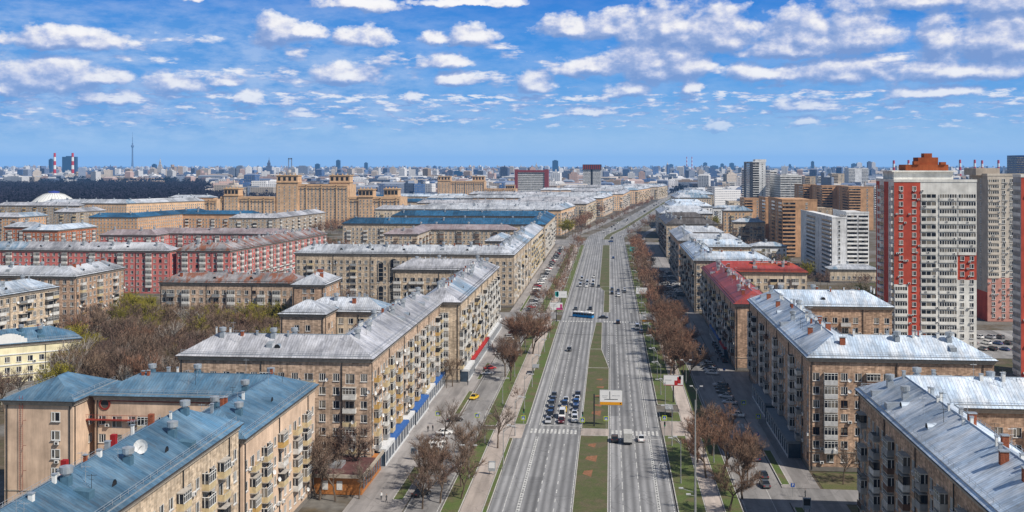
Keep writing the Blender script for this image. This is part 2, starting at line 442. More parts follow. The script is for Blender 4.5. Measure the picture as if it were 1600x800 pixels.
def ribbon(name, label, outer, w, side, H, wall, roof, cat='apartment block', lod=2, rise=4.0, fh=3.1, z1=1.3, pat=None,
           palette=(CREAM, CREAM, WHT, GREY, BROWN), group=None, vents=True, chim='vent', balk=.6, glazed=.5, seed=None, baymat=None, trim=True, brown=.1, cw=3.15, ventm=None, facade_all=False, endpat=None):
    rs = random.Random(seed if seed is not None else hash(label) % 1000 + len(label))
    root = thing(name, label, cat, group=group)
    N = len(outer)
    inner = offset(outer, w * side); cen = offset(outer, w * side / 2)
    ridge = list(cen)
    e = min(w / 2, .45 * math.dist(cen[0], cen[1])); e2 = min(w / 2, .45 * math.dist(cen[-1], cen[-2]))
    d = norm2((cen[1][0] - cen[0][0], cen[1][1] - cen[0][1])); ridge[0] = (cen[0][0] + d[0] * e, cen[0][1] + d[1] * e)
    d = norm2((cen[-2][0] - cen[-1][0], cen[-2][1] - cen[-1][1])); ridge[-1] = (cen[-1][0] + d[0] * e2, cen[-1][1] + d[1] * e2)
    Z = H; ZR = H + rise
    rb = MB()
    def roofquad(a, b_, c, d_, m=0):   # a-b eave, c-d ridge
        ux, uy = norm2((b_[0] - a[0], b_[1] - a[1]))
        def uv(p, z):
            s = (p[0] * ux + p[1] * uy); t = math.hypot(p[0] - a[0], p[1] - a[1]) if z else 0
            t = abs((p[0] - a[0]) * uy - (p[1] - a[1]) * ux) * 1.13
            return (s, t)
        rb.quad((a[0], a[1], Z), (b_[0], b_[1], Z), (c[0], c[1], ZR), (d_[0], d_[1], ZR), m, [uv(a, 0), uv(b_, 0), uv(c, 1), uv(d_, 1)])
    for i in range(N - 1):
        roofquad(outer[i], outer[i + 1], ridge[i + 1], ridge[i]); roofquad(inner[i + 1], inner[i], ridge[i], ridge[i + 1])
    roofquad(inner[0], outer[0], ridge[0], (ridge[0][0] + 1e-3, ridge[0][1])); roofquad(outer[-1], inner[-1], ridge[-1], (ridge[-1][0] + 1e-3, ridge[-1][1]))
    # eave fascia + underside
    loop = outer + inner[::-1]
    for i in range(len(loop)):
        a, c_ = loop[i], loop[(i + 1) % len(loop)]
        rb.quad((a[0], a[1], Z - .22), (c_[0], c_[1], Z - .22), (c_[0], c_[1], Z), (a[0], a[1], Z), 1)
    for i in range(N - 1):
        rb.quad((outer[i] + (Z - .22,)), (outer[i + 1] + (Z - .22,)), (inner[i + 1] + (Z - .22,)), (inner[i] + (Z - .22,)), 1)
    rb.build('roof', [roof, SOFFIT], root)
    # ridge cap
    if lod <= 1:
        kb = MB()
        for i in range(N - 1): kb.tube(ridge[i] + (ZR,), ridge[i + 1] + (ZR,), .12, .12, 5)
        kb.build('ridge_cap', roof if not lod else GALV, root)
    # walls
    wo = offset(shrink(outer, .75), .75 * side); wi = offset(shrink(inner, .75), -.75 * side)
    wl = wo + wi[::-1]
    area = sum(wl[i][0] * wl[(i + 1) % len(wl)][1] - wl[(i + 1) % len(wl)][0] * wl[i][1] for i in range(len(wl)))
    if area < 0: wl = wl[::-1]
    wb = MB(); cb = MB(); wins = []; bals = []; acs = []; dishes = []; pipes = MB(); tb = MB()
    pat = pat or 'wbwwbw'
    HW = Z - .23
    for i in range(len(wl)):
        a, c_ = wl[i], wl[(i + 1) % len(wl)]
        L = math.dist(a, c_)
        ux, uy = norm2((c_[0] - a[0], c_[1] - a[1])); nx, ny = uy, -ux
        mid = ((a[0] + c_[0]) / 2, (a[1] + c_[1]) / 2)
        vis = (nx * -mid[0] + ny * -mid[1]) > 0 or facade_all
        if trim:
            T = lambda p, a=a, ux=ux, uy=uy, nx=nx, ny=ny: (a[0] + ux * p[0] + nx * p[1], a[1] + uy * p[0] + ny * p[1], p[2])
            tb.box(0, .004, HW - .75, L, .3, HW - .35, 0, T); tb.box(0, .004, HW - .345, L, .5, HW - .004, 0, T)
            tb.box(0, .004, 0, L, .07, 1.0, 1, T)
            if lod <= 1: tb.box(0, .004, z1 + fh - .1, L, .1, z1 + fh + .12, 0, T)
        if not vis or L < 4:
            wb.quad(a + (0,), c_ + (0,), c_ + (HW,), a + (HW,)); continue
        cols = max(2, round((L - 1) / cw))
        if L < w + 3 and cols > 3: ptn = endpat or ('ow' * 8 if cols % 2 else 'owwo')
        else: ptn = pat
        kind = [ptn[c % len(ptn)] for c in range(cols)]
        if lod == 0 or lod == 1:
            def op(c, r):
                k = kind[c]
                if k == 'o': return None
                if k in 'w': return (1.55, 1.8, .75)
                return (2.1, 2.3, .2) if (r > 0 and k != 'o') else (1.55, 1.8, .75)
            cells, rows = facade(wb, a, c_, HW, fh, z1, cols, op)
        else:
            wb.quad(a + (0,), c_ + (0,), c_ + (HW,), a + (HW,)); cells = []
            rows = int((HW - z1 - .6) / fh); cwid = L / cols; rz = math.atan2(-nx, ny)
            for r in range(rows):
                for c in range(cols):
                    if kind[c] == 'o': continue
                    s = (c + .5) * cwid
                    cells.append(((a[0] + ux * s, a[1] + uy * s, z1 + r * fh + .85), c, r, rz))
        skipcol = {c: rs.random() for c in range(cols)}
        for (p, c, r, rz) in cells:
            k = kind[c]
            if k == 'w' or r == 0 or (k == 'b' and rs.random() > balk + .35):
                if k == 'w' or r == 0:
                    key = 'P' if lod == 2 else rs.choices('RSB', (.65, .25, brown))[0]
                else: key = 'D' if lod < 2 else 'P'
                wins.append((p[0], p[1], p[2], rz, key, None))
                if lod == 0 and rs.random() < .2: acs.append((p[0] + ux * 1.2 - 0 * nx, p[1] + uy * 1.2, p[2] - .3, rz, 'a', None))
                elif lod <= 1 and rs.random() < .09: dishes.append((p[0] + ux * 1.15, p[1] + uy * 1.15, p[2] + rs.uniform(-.2, 1), rz, 'd', None))
            else:
                if lod < 2: wins.append((p[0], p[1], p[2], rz, 'D', None))
                zb = p[2] - (.2 if lod < 2 else .85)
                if k == 'g': kk, colr = 'bay', palette[0]
                else:
                    if rs.random() < glazed: kk = 'glazed' if rs.random() < .8 else 'dark'
                    else: kk = 'open' if rs.random() < .7 else 'rail'
                    colr = rs.choice(palette)
                    if kk == 'rail': colr = rs.choice((BROWN, GREY, OCHRE))
                bals.append((p[0], p[1], zb, rz, kk, colr))
                if lod == 0 and rs.random() < .1: dishes.append((p[0] + nx * 1.1 + ux, p[1] + ny * 1.1 + uy, zb + 1.2, rz, 'd', None))
        if lod <= 1:
            for s in np.arange(.6, L, 18.9 if L > 25 else max(L - 1.2, 5)):
                inst('drainpipe', proto('drainpipe', PIPE, IRON), root, (a[0] + ux * s + nx * .15, a[1] + uy * s + ny * .15, .4), 0, (1, 1, HW - .5))
    wb.build('wall', wall, root)
    if trim: tb.build('cornice', [TRIM, GREYST], root)
    if not pipes.empty(): pipes.build('drainpipe', IRON, root)
    wmb = {'R': W_REC, 'S': W_REC2, 'B': W_REC, 'D': DOOR_REC, 'P': W_PR}
    wmt = {'R': WM, 'S': WM, 'B': WMB, 'D': WM, 'P': WM}
    lim = (100, 100, 0)[lod]
    place_parts('window', root, wins, lambda k: proto('window_' + k, wmb[k], wmt[k]), lambda k: wmb[k], lambda k: wmt['R'], lim)
    place_parts('balcony', root, bals, lambda k: proto('balcony_' + k, BALMB[k], BM), lambda k: BALMB[k], lambda k: BM, lim)
    place_parts('air_conditioner', root, acs, lambda k: proto('air_conditioner', ac_mb(), [PLASTICW, IRON]), None, None, 100)
    place_parts('satellite_dish', root, dishes, lambda k: proto('satellite_dish', dish_mb(), [PLASTICW, IRON]), None, None, 100)
    # roof furniture
    def on_slope(i, t, f, sd):
        """point on the slope: along segment i at t, f=0 eave..1 ridge, sd 0 outer 1 inner"""
        E = outer if sd == 0 else inner
        ex, ey = E[i][0] + (E[i + 1][0] - E[i][0]) * t, E[i][1] + (E[i + 1][1] - E[i][1]) * t
        d_ = norm2((outer[i + 1][0] - outer[i][0], outer[i + 1][1] - outer[i][1])); n_ = (-d_[1] * side, d_[0] * side)
        if sd: n_ = (-n_[0], -n_[1])
        h = w / 2
        return (ex + n_[0] * h * f, ey + n_[1] * h * f, Z + rise * f), n_
    if vents:
        vlist = []
        for i in range(N - 1):
            L = math.dist(outer[i], outer[i + 1]); nv = int(L / (13 if lod < 2 else 20))
            for k in range(nv):
                t = (k + .5 + rs.uniform(-.25, .25)) / max(nv, 1)
                if L < 2.2 * w: t = .3 + .4 * t
                lo, hi = w / L * .6, 1 - w / L * .6
                if lo > hi: continue
                t = min(max(t, lo), hi)
                p, n_ = on_slope(i, t, rs.choice((.78, .85, .6)), rs.choice((0, 1, 0)))
                vlist.append((p, n_, rs.random()))
        vb = MB(); 
        for (p, n_, q) in vlist:
            b = MB() if lod <= 1 else vb; cp = MB()
            x, y, z = p
            if chim == 'brick' or (chim == 'mix' and q < .35):
                sx_ = .45 + .5 * q
                b.box(x - sx_, y - .4, z - 1, x + sx_, y + .4, z + 1.5, 2); (b if lod > 1 else cp).box(x - sx_ - .1, y - .5, z + 1.5, x + sx_ + .1, y + .5, z + 1.66, 0)
                nm = 'chimney'
            else:
                b.box(x - .55, y - .55, z - .9, x + .55, y + .55, z + 1.0, 1); (b if lod > 1 else cp).lathe((x, y, z + 1.0), [(.5, 0), (.5, .3), (.82, .35), (.86, 1.15), (.5, 1.2), (.01, 1.35)], 12, 0)
                nm = 'vent_stack'
            if lod <= 1:
                ob_ = b.build(nm, [GALV, ventm or GALV, BRICKCH], root); cp.build('cap', GALV, ob_)
                if q > .45 and q < .85:           # slanted tin hatch below the stack
                    b = MB(); s_ = rs.uniform(.7, 1.0); gx, gy = -n_[0], -n_[1]; hx, hy = -n_[1], n_[0]
                    Th = lambda c, l, h: (x + gx * c + hx * l, y + gy * c + hy * l, z - c * rise / (w / 2) + h)
                    A_ = [Th(1.2, -s_, 0), Th(1.2, s_, 0), Th(3.4, s_, 0), Th(3.4, -s_, 0)]; B_ = [Th(3.4, s_, 1.0), Th(3.4, -s_, 1.0)]
                    b.quad(A_[0], A_[1], B_[0], B_[1], 0); b.quad(A_[3], A_[2], B_[0], B_[1], 1); b.tri(A_[1], A_[2], B_[0], 0); b.tri(A_[0], A_[3], B_[1], 0)
                    b.build('roof_hatch', [ventm or GALV, ventm or GALV], root)
            if lod > 9: pass
        if lod > 1 and not vb.empty(): tag(vb.build('vent_stack', [GALV, GALV, BRICKCH], root), kind='stuff')
        if lod <= 1:
            for i in range(N - 1):     # dormers and aerials
                L = math.dist(outer[i], outer[i + 1])
                for k in range(int(L / 15)):
                    t = (k + .5) / max(1, int(L / 15)); 
                    if t * L < w * .7 or (1 - t) * L < w * .7: continue
                    p, n_ = on_slope(i, t, .42, rs.choice((0, 0, 1)))
                    x, y, z = p; a_ = math.atan2(n_[1], n_[0])
                    b = MB(); cs, sn = math.cos(a_), math.sin(a_)
                    Tt = lambda q, x=x, y=y, z=z, cs=cs, sn=sn: (x + q[0] * cs - q[1] * sn, y + q[0] * sn + q[1] * cs, z + q[2])
                    arc = [(.75 * math.cos(PI * j / 8), .85 * math.sin(PI * j / 8)) for j in range(9)]
                    for j in range(8):
                        (y0, z0), (y1, z1_) = arc[j], arc[j + 1]
                        b.quad(Tt((-.3, y0, z0 - .1)), Tt((-.3, y1, z1_ - .1)), Tt((2.0, y1, z1_ - .1)), Tt((2.0, y0, z0 - .1)), 0)
                        b.tri(Tt((-.28, 0, -.1)), Tt((-.28, y0 * .85, z0 * .85 - .1)), Tt((-.28, y1 * .85, z1_ * .85 - .1)), 1)
                    b.build('dormer', [roof, DARK], root)
                for k in range(int(L / (4.2 if chim == 'mix' or lod else 7))):
                    tt = rs.uniform(.04, .96)
                    if tt * L < w * .45 or (1 - tt) * L < w * .45: continue
                    p, n_ = on_slope(i, tt, rs.uniform(.86, .98), rs.choice((0, 1))); b = MB(); x, y, z = p; hh = rs.uniform(.7, 1.5); r_ = rs.uniform(.14, .32)
                    b.box(x - r_, y - r_, z - .3, x + r_, y + r_, z + hh, 0); b.box(x - r_ - .08, y - r_ - .08, z + hh, x + r_ + .08, y + r_ + .08, z + hh + .12, 1)
                    b.build('vent_pipe', [rs.choice((WHITE, WHITE, GALV, BRICKCH)), GALV], root)
                for k in range(int(L / 8.5)):
                    p, n_ = on_slope(i, rs.uniform(.15, .85), rs.uniform(.5, .98), rs.choice((0, 1)))
                    b = MB(); x, y, z = p; hh = rs.uniform(1.8, 3.6)
                    b.tube((x, y, z - .2), (x, y, z + hh), .04, .03, 5); b.tube((x - .6, y, z + hh * .9), (x + .6, y + .2, z + hh * .9), .025, .025, 4)
                    for j in range(4): b.tube((x - .5 + j * .33, y - .35, z + hh * .9), (x - .5 + j * .33, y + .4, z + hh * .9), .015, .015, 3)
                    b.tube((x - .3, y, z + hh * .65), (x + .3, y, z + hh * .65), .02, .02, 4)
                    b.build('aerial', GALV if rs.random() < .5 else IRON, root)
    if lod <= 1:                                # guard rail and snow gutter along the eaves
        gb = MB()
        for E, sg in ((outer, 1), (inner, -1)):
            l1 = offset(shrink(E, 1.0), 1.05 * side * sg); zz = Z + rise * 1.05 / (w / 2)
            l2 = offset(shrink(E, .6), .6 * side * sg); z2 = Z + rise * .6 / (w / 2)
            for i in range(N - 1):
                for hh in (.35, .7): gb.tube(l1[i] + (zz + hh,), l1[i + 1] + (zz + hh,), .03, .03, 4, 0)
                L = math.dist(l1[i], l1[i + 1])
                for k in range(int(L / 2.2) + 1):
                    t = k / max(1, int(L / 2.2)); x, y = l1[i][0] + (l1[i + 1][0] - l1[i][0]) * t, l1[i][1] + (l1[i + 1][1] - l1[i][1]) * t
                    gb.tube((x, y, zz - .05), (x, y, zz + .72), .03, .03, 4, 0)
                a, c_ = l2[i], l2[i + 1]
                gb.quad(a + (z2 - .1,), c_ + (z2 - .1,), c_ + (z2 + .22,), a + (z2 + .22,), 0)
        gb.build('guard_rail', IRON if lod else GALV, root)
    STAT['win'] += len(wins); STAT['bal'] += len(bals)
    return root

GREYST = plain('grey_plinth', (.22, .2, .18), .85)
# wall and roof finishes
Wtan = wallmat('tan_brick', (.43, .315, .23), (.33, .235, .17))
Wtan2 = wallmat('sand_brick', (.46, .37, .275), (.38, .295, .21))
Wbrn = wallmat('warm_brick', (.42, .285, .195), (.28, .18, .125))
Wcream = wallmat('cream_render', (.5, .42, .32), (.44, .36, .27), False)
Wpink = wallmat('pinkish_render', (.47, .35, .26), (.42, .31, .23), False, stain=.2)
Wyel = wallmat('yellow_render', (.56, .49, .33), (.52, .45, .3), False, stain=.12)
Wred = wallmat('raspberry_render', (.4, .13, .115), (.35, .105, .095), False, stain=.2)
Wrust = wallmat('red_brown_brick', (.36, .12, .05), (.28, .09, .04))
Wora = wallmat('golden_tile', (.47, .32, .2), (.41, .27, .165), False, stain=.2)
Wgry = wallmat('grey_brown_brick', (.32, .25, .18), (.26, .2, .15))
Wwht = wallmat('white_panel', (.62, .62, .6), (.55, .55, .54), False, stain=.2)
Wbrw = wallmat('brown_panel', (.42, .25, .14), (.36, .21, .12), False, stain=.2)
Rblue = roofmat('blue_tin_roof', (.085, .19, .3), .16, wornk=.6, worn=(.24, .36, .46))
Rdblue = roofmat('bright_blue_roof', (.025, .12, .24), .3, wornk=.15, worn=(.1, .25, .4))
Rgrey = roofmat('grey_tin_roof', (.42, .425, .46), .22, wornk=.8, worn=(.7, .7, .73), newer=True)
Rgrey2 = roofmat('pale_grey_roof', (.48, .51, .56), .22, wornk=.65, worn=(.78, .8, .83), newer=True)
Rpale = roofmat('silver_blue_roof', (.5, .61, .74), .2, wornk=.85, worn=(.88, .9, .93))
Rred = roofmat('red_tin_roof', (.42, .06, .05), .12, wornk=.3, worn=(.5, .16, .14))
Rred2 = roofmat('orange_red_roof', (.38, .06, .02), .15, wornk=.3, worn=(.46, .14, .06))
Rdark = roofmat('dark_brown_roof', (.1, .085, .075), .2, wornk=.2)
Rrust = roofmat('rusty_grey_roof', (.32, .3, .3), .2, rust=.9, wornk=.3)
Rpinkg = roofmat('rosy_grey_roof', (.36, .28, .28), .15, wornk=.4)
# ------------------------------------------------------------------ apartment blocks near the camera
BLK = 'long brick apartment blocks lining the avenue'
a1 = ribbon('apartment_block', 'near brick block with a long blue tin roof and cream balconies, wrapping round a yard',
       [(-62.2, 92), (-62.2, 174.3)], 15.5, 1, 26, Wtan2, Rblue, lod=0, rise=4.2, fh=3.7, z1=1.0,
       pat='wbwwgwbw', palette=(CREAM, CREAM, (.68, .52, .24, 1), CREAM, WHT), glazed=.5, seed=3, ventm=BLUEGALV, group=BLK)
ribbon('apartment_block', 'blue roofed corner block with a round red window under its eaves, behind the near block',
       [(-62.0, 174.6), (-62.0, 220), (-105.5, 220)], 15.2, 1, 23.1, Wpink, Rblue, lod=0, rise=3.4, fh=3.7, z1=1.5, pat='wbwgwwbw', seed=5, palette=(CREAM, CREAM, WHT, OCHRE), ventm=BLUEGALV, group=BLK, balk=.5)
ribbon('apartment_block', 'pinkish end pavilion with a blue hipped roof and iron wall ladder', [(-105.6, 199.0), (-105.6, 219.2)], 15.8, 1, 23.1, Wpink, Rblue, lod=0, rise=3.4, pat='o', seed=9, fh=3.7, vents=False, cw=4)
# long grey-roofed block
ribbon('apartment_block', 'long brick block under a weathered grey roof with a blue shop band along its foot',
       [(-100, 234.0), (-53.4, 234.0), (-53.4, 333.5)], 15, 1, 26, Wtan, Rgrey, lod=0, rise=4.2, pat='wbwwbwgw', seed=11, palette=(CREAM, WHT, WHT, GREY, OCHRE), glazed=.55, group=BLK)
ribbon('apartment_block', 'cream yard wing with roof gables behind the long grey roofed block',
       [(-68.4, 319), (-98, 319)], 15, -1, 24.6, Wcream, Rgrey2, lod=1, rise=3.6, seed=12, pat='wwbw', chim='mix')
ribbon('apartment_block', 'low hipped brick pavilion at the far side of the yard of the grey roofed block',
       [(-83.5, 304), (-98.5, 304)], 15, -1, 25.8, Wtan, Rgrey2, lod=1, rise=3.4, seed=13, pat='ow', chim='mix')
ribbon('apartment_block', 'long block with crowded white balconies before the far crossing',
       [(-47.4, 333.6), (-47.4, 452), (-92, 452)], 15, 1, 26, Wtan2, Rgrey, lod=1, rise=4.0, pat='bwbbwb', seed=14, endpat='oggo', palette=(WHT, WHT, CREAM, GREY, CREAM), balk=.75, glazed=.6, group=BLK)
# beyond the first crossing, left
ribbon('apartment_block', 'pale block with tall dark entrance arches and a patched grey roof past the crossing',
       [(-158, 513.5), (-46.6, 513.5), (-46.6, 622)], 15, 1, 26, Wtan2, Rgrey2, lod=1, rise=4.0, pat='wwbwwww', seed=15, palette=(WHT, CREAM, GREY), group=BLK)
ribbon('apartment_block', 'short cream block with a stepped grey roof just before the blue roofed row', [(-46.8, 634), (-46.8, 746)], 15, 1, 25.6, Wcream, Rgrey2, lod=2, rise=4, seed=16, pat='wbww', group=BLK)
ribbon('apartment_block', 'courtyard block under a long bright blue roof above the avenue',
       [(-202, 778), (-47.2, 778), (-47.2, 920), (-190, 920)], 16, 1, 26, Wtan2, Rdblue, lod=2, rise=4.2, pat='wbww', seed=17, group=BLK)
ribbon('apartment_block', 'beige yard block with a rosy grey roof in front of the bright blue roofs', [(-151, 690), (-127, 690), (-127, 742), (-66, 742)], 15, 1, 24, Wtan2, Rpinkg, lod=2, rise=3.4, seed=18, pat='wwbw')
ribbon('apartment_block', 'small hipped grey roofed wing poking into the yard of the stepped block', [(-61, 632), (-61, 672)], 15, 1, 24, Wtan2, Rgrey2, lod=2, rise=3.4, seed=19, vents=False)
# left hinterland
ribbon('apartment_block', 'raspberry red block with a bent wing of white balconies',
       [(-234, 547), (-203, 547), (-189, 692)], 15, 1, 24, Wred, Rrust, lod=1, rise=4, pat='wgwwgw', seed=20, palette=(WHT, WHT, (.55, .55, .56, 1)), glazed=.6, trim=True)
ribbon('apartment_block', 'long raspberry red block under a grey roof, left of the bent red one',
       [(-350, 543), (-235, 543)], 15, 1, 24, Wred, Rgrey, lod=1, rise=4, pat='wwgww', seed=120, palette=(WHT, WHT, (.55, .55, .56, 1)), glazed=.6)
ribbon('apartment_block', 'darker red block with a rosy roof behind the raspberry red one', [(-336, 664), (-296, 664), (-296, 684), (-212, 684)], 14, 1, 24, Wred, Rpinkg, lod=2, rise=3.4, pat='wwgw', seed=21, palette=(WHT,))
ribbon('apartment_block', 'long low brick block with rust patched roof along the grove', [(-183, 411), (-122, 412)], 14, 1, 22.5, Wtan, Rrust, lod=1, rise=3.4, pat='wbwgww', seed=22, chim='mix', palette=(WHT, GREY, CREAM))
ribbon('apartment_block', 'small tan pavilion with a pale pyramid roof beside the grove', [(-108.5, 394), (-108.5, 420)], 14, 1, 24, Wbrn, Rgrey2, lod=1, rise=3.6, pat='wow', seed=23, chim='mix')
ribbon('apartment_block', 'tan brick block with a pale roof at the left edge of the grove', [(-275, 415), (-219.5, 415), (-217, 455), (-217, 470)][0:3], 14, 1, 24, Wbrn, Rgrey2, lod=1, rise=3.6, pat='wbww', seed=24, chim='mix', palette=(WHT, CREAM, GREY))
ribbon('apartment_block', 'light brick block under a plain pale blue roof beyond the yellow house', [(-221, 318), (-207.4, 380)], 15, 1, 24, Wtan2, Rpale, lod=1, rise=3.6, pat='wbbw', seed=25, palette=(WHT, WHT, CREAM))
ribbon('apartment_block', 'grey olive block closing the view behind the raspberry row', [(-700, 1140), (-600, 1142)], 15, 1, 24, Wgry, Rgrey, lod=2, rise=3.6, pat='wwbw', seed=26)
ribbon('apartment_block', 'grey roofed block at the far left in front of the olive one', [(-560, 884), (-520, 884), (-512, 920)], 15, 1, 24, Wbrw, Rgrey, lod=2, rise=3.6, pat='wwbw', seed=27)
ribbon('apartment_block', 'brown block with a slate grey roof between olive block and turquoise roofed block', [(-545, 985), (-521, 985), (-512, 1030)], 15, 1, 24, Wgry, Rgrey, lod=2, rise=3.6, pat='wwbw', seed=28)
ribbon('apartment_block', 'brown block with a turquoise blue roof below the golden arcade', [(-460, 890), (-415, 892), (-395, 1010), (-380, 1012)][0:3], 15, 1, 24, Wbrw, Rdblue, lod=2, rise=3.6, pat='www', seed=29)
ribbon('apartment_block', 'brown and gold block running on from the turquoise roof', [(-405, 962), (-330, 962)], 14, 1, 23.8, Wbrw, Rdblue, lod=2, rise=3.2, pat='wbww', seed=30)
ribbon('apartment_block', 'rust and white block with a pale roof at the far left', [(-470, 776), (-440, 776)], 15, 1, 22, Wrust, Rgrey2, lod=2, rise=3.6, pat='wgw', seed=31, palette=(WHT,))
ribbon('apartment_block', 'rust and white block with a blue grey roof left of the raspberry row', [(-434, 740), (-405, 740), (-400, 790)], 15, 1, 22, Wrust, Rpale, lod=2, rise=3.6, pat='wgww', seed=32, palette=(WHT,))
ribbon('apartment_block', 'grey roofed brick block in front of the golden towers', [(-330, 885), (-289, 892), (-275, 1000)], 15, 1, 24, Wgry, Rgrey, lod=2, rise=3.6, pat='wwbw', seed=33)
ribbon('apartment_block', 'long white roofed block with a golden arcade beside the circus dome', [(-660, 1165), (-552, 1158), (-500, 1262)], 18, 1, 26, Wora, Rgrey2, lod=2, rise=4.5, pat='ww', seed=34)
ribbon('apartment_block', 'second white roofed golden block behind the arcade', [(-560, 1290), (-500, 1290)], 16, 1, 29, Wora, Rgrey2, lod=2, rise=3, pat='w', seed=35)
# school-like yellow house
ribbon('yellow_house', 'yellow four storey house with white string courses and a blue roof at the left edge', [(-196.5, 309.6), (-171.7, 329.1)], 17, 1, 13.4, Wyel, Rblue, 'house', lod=0, rise=3.6, fh=3.3, z1=.1, pat='w', seed=36, cw=3.3, ventm=BLUEGALV, group=None)

# right side of the avenue
ribbon('apartment_block', 'nearest block on the shaded side with a big shining silver roof and dark balconies',
       [(92, 212), (47.9, 212), (47.9, 92)], 15, 1, 26, Wbrn, Rpale, lod=0, rise=4.2, pat='wbwwbw', seed=40, palette=(BROWN, GREY, GREY, (.5, .48, .45, 1), WHT), glazed=.6, group=BLK, chim='mix')
ribbon('apartment_block', 'brick corner block with a pale silver roof wrapped round a yard',
       [(88, 349.8), (44.7, 349.8), (44.7, 245), (87, 245)], 15, 1, 26, Wbrn, Rpale, lod=0, rise=4.2, pat='wgwwbwow', seed=41, palette=((.6, .6, .6, 1), GREY, GREY, WHT, BROWN), glazed=.7, group=BLK, chim='mix')
ribbon('apartment_block', 'red roofed brick block beyond the silver roofed corner block',
       [(87.5, 491), (41.8, 491), (41.8, 362.3), (57, 362.3)][0:3], 14.5, 1, 22.8, Wbrn, Rred, lod=1, rise=3.8, pat='bwbwwb', seed=42, palette=(GREY, WHT, BROWN, CREAM), group=BLK, chim='mix', glazed=.6)
ribbon('apartment_block', 'courtyard block with tidy pale blue grey roof behind the red roof',
       [(78, 602), (39.2, 602), (39.2, 502), (76.5, 502)], 14.5, 1, 25, Wtan2, Rpale, lod=1, rise=3.8, pat='wbww', seed=43, palette=(GREY, BROWN, WHT), group=BLK)
ribbon('apartment_block', 'second pale grey courtyard block up the shaded side', [(75, 712), (39.4, 712), (39.4, 619), (77, 619)], 14.5, 1, 26, Wbrn, Rgrey2, lod=2, rise=3.8, seed=44, pat='wbww', group=BLK)
ribbon('apartment_block', 'block with a dark brown roof and sandy end wall up the shaded side', [(81, 922), (42, 922), (42, 802), (82, 802)], 14.5, 1, 25.5, Wtan2, Rdark, lod=2, rise=4, seed=45, pat='wwbw', group=BLK)
for k, (x0, y0, x1, y1, zz) in enumerate([(47, 1010, 98, 1110, 24), (66, 1160, 112, 1290, 25), (90, 1470, 140, 1590, 25), (108, 1640, 160, 1760, 25), (135, 1830, 190, 1960, 25)]):
    lab = ['first', 'second', 'third', 'fourth', 'fifth'][k]
    ribbon('apartment_block', 'grey roofed courtyard block, %s beyond the second crossing on the shaded side' % lab, [(x1, y1), (x0, y1), (x0 - .01, y0), (x1, y0)], 15, 1, zz, (Wtan2, Wwht, Wtan2, Wcream, Wtan2)[k], (Rgrey2, Rpale, Rgrey2, Rpale, Rgrey2)[k], lod=2, rise=4, seed=50 + k, pat='www', group=BLK)
ribbon('office_block', 'white columned office block with deep window bays, before the black and white tower', [(160, 1778), (232, 1778)], 20, 1, 29, Wwht, Rgrey2, 'office', lod=2, rise=1, seed=60, pat='wo', fh=4)
ribbon('apartment_block', 'orange banded brick block below the brown panel towers', [(104, 985), (132, 985)], 15, 1, 28, Wora, Rgrey2, lod=2, rise=3.5, seed=61, pat='wwbw')
ribbon('apartment_block', 'white balconied block in the trees below the brown panel towers', [(101, 880), (128, 880)], 14, 1, 23, Wtan2, Rgrey2, lod=2, rise=3, seed=62, pat='bwb', palette=(WHT,))
ribbon('apartment_block', 'yard block with an orange red roof beside the red roofed block', [(57, 476), (88, 476)], 13, 1, 22.4, Wcream, Rred2, lod=1, rise=3.6, seed=63, pat='wbww', chim='mix')
ribbon('apartment_block', 'low block at the right edge behind the shining silver roof', [(61, 196.5), (95, 196.5)], 15, 1, 24.6, Wgry, Rpale, lod=1, rise=3.6, seed=64, pat='gwb', palette=(WHT, GREY), chim='mix') if False else None
# left side beyond the blue roofs
left = [((-58.8, 1034), (-47.3, 1032), (-37, 1147)), ((-38.7, 1203), (-26, 1198), (-17, 1340)), ((-16.3, 1412), (-8.5, 1408), (4.7, 1542)), ((10, 1562), (20, 1600), (34, 1800)), ((38, 1850), (50, 1880), (80, 2060)), ((88, 2110), (98, 2140), (125, 2300))]
for k, P3 in enumerate(left):
    lab = ['first', 'second', 'third', 'fourth', 'fifth', 'sixth'][k]
    wx = P3[0][0] - (150, 140, 170, 150, 160, 180)[k]
    ribbon('apartment_block', 'orange walled block with a grey roof, %s in the row after the bright blue roofs' % lab, [(wx, P3[0][1]), P3[1], P3[2], (P3[2][0] - 100, P3[2][1] + 4)], 15, 1, 26, (Wora, Wtan2)[k % 2] if k != 3 else Wora, (Rgrey2, Rgrey)[k % 2], lod=2, rise=4, seed=70 + k, pat='wwbw', palette=(WHT, CREAM, GREY), group=BLK)
rows = [((-150, 985), (-62, 985), Rgrey2, 'low pale roof right behind the blue courtyard block'),
        ((-250, 1100), (-70, 1100), Rgrey, 'long grey roof left of the orange walled row'), ((-210, 1175), (-60, 1175), Rgrey2, 'pale roof with many chimneys left of the orange walled row'),
        ((-330, 1330), (-190, 1330), Rdblue, 'dark blue roof between golden towers and the avenue rows'), ((-240, 1290), (-110, 1300), Rgrey, 'grey roof behind the dark blue one'),
        ((-260, 1480), (-120, 1480), Rgrey2, 'whitish roof in front of the red framed hotel'), ((-330, 1560), (-210, 1560), Rpale, 'pale roof below the twin reddish towers'), ((-230, 1700), (-80, 1700), Rgrey, 'grey roof just before the red framed hotel'),
        ((-700, 1270), (-575, 1262), Rgrey2, 'pale roof behind the circus dome'), ((-480, 1400), (-420, 1400), Rgrey2, 'pale roof left of the golden turret house'), ((-420, 1500), (-300, 1500), Rdblue, 'blue roof seen between the golden towers')]
for k, (a, b_, rm, lab) in enumerate(rows):
    ribbon('apartment_block', 'low block with ' + lab, [a, b_], 15, 1, 23, (Wtan2, Wcream, Wgry)[k % 3], rm, lod=2, rise=4, seed=90 + k, pat='wwbw')
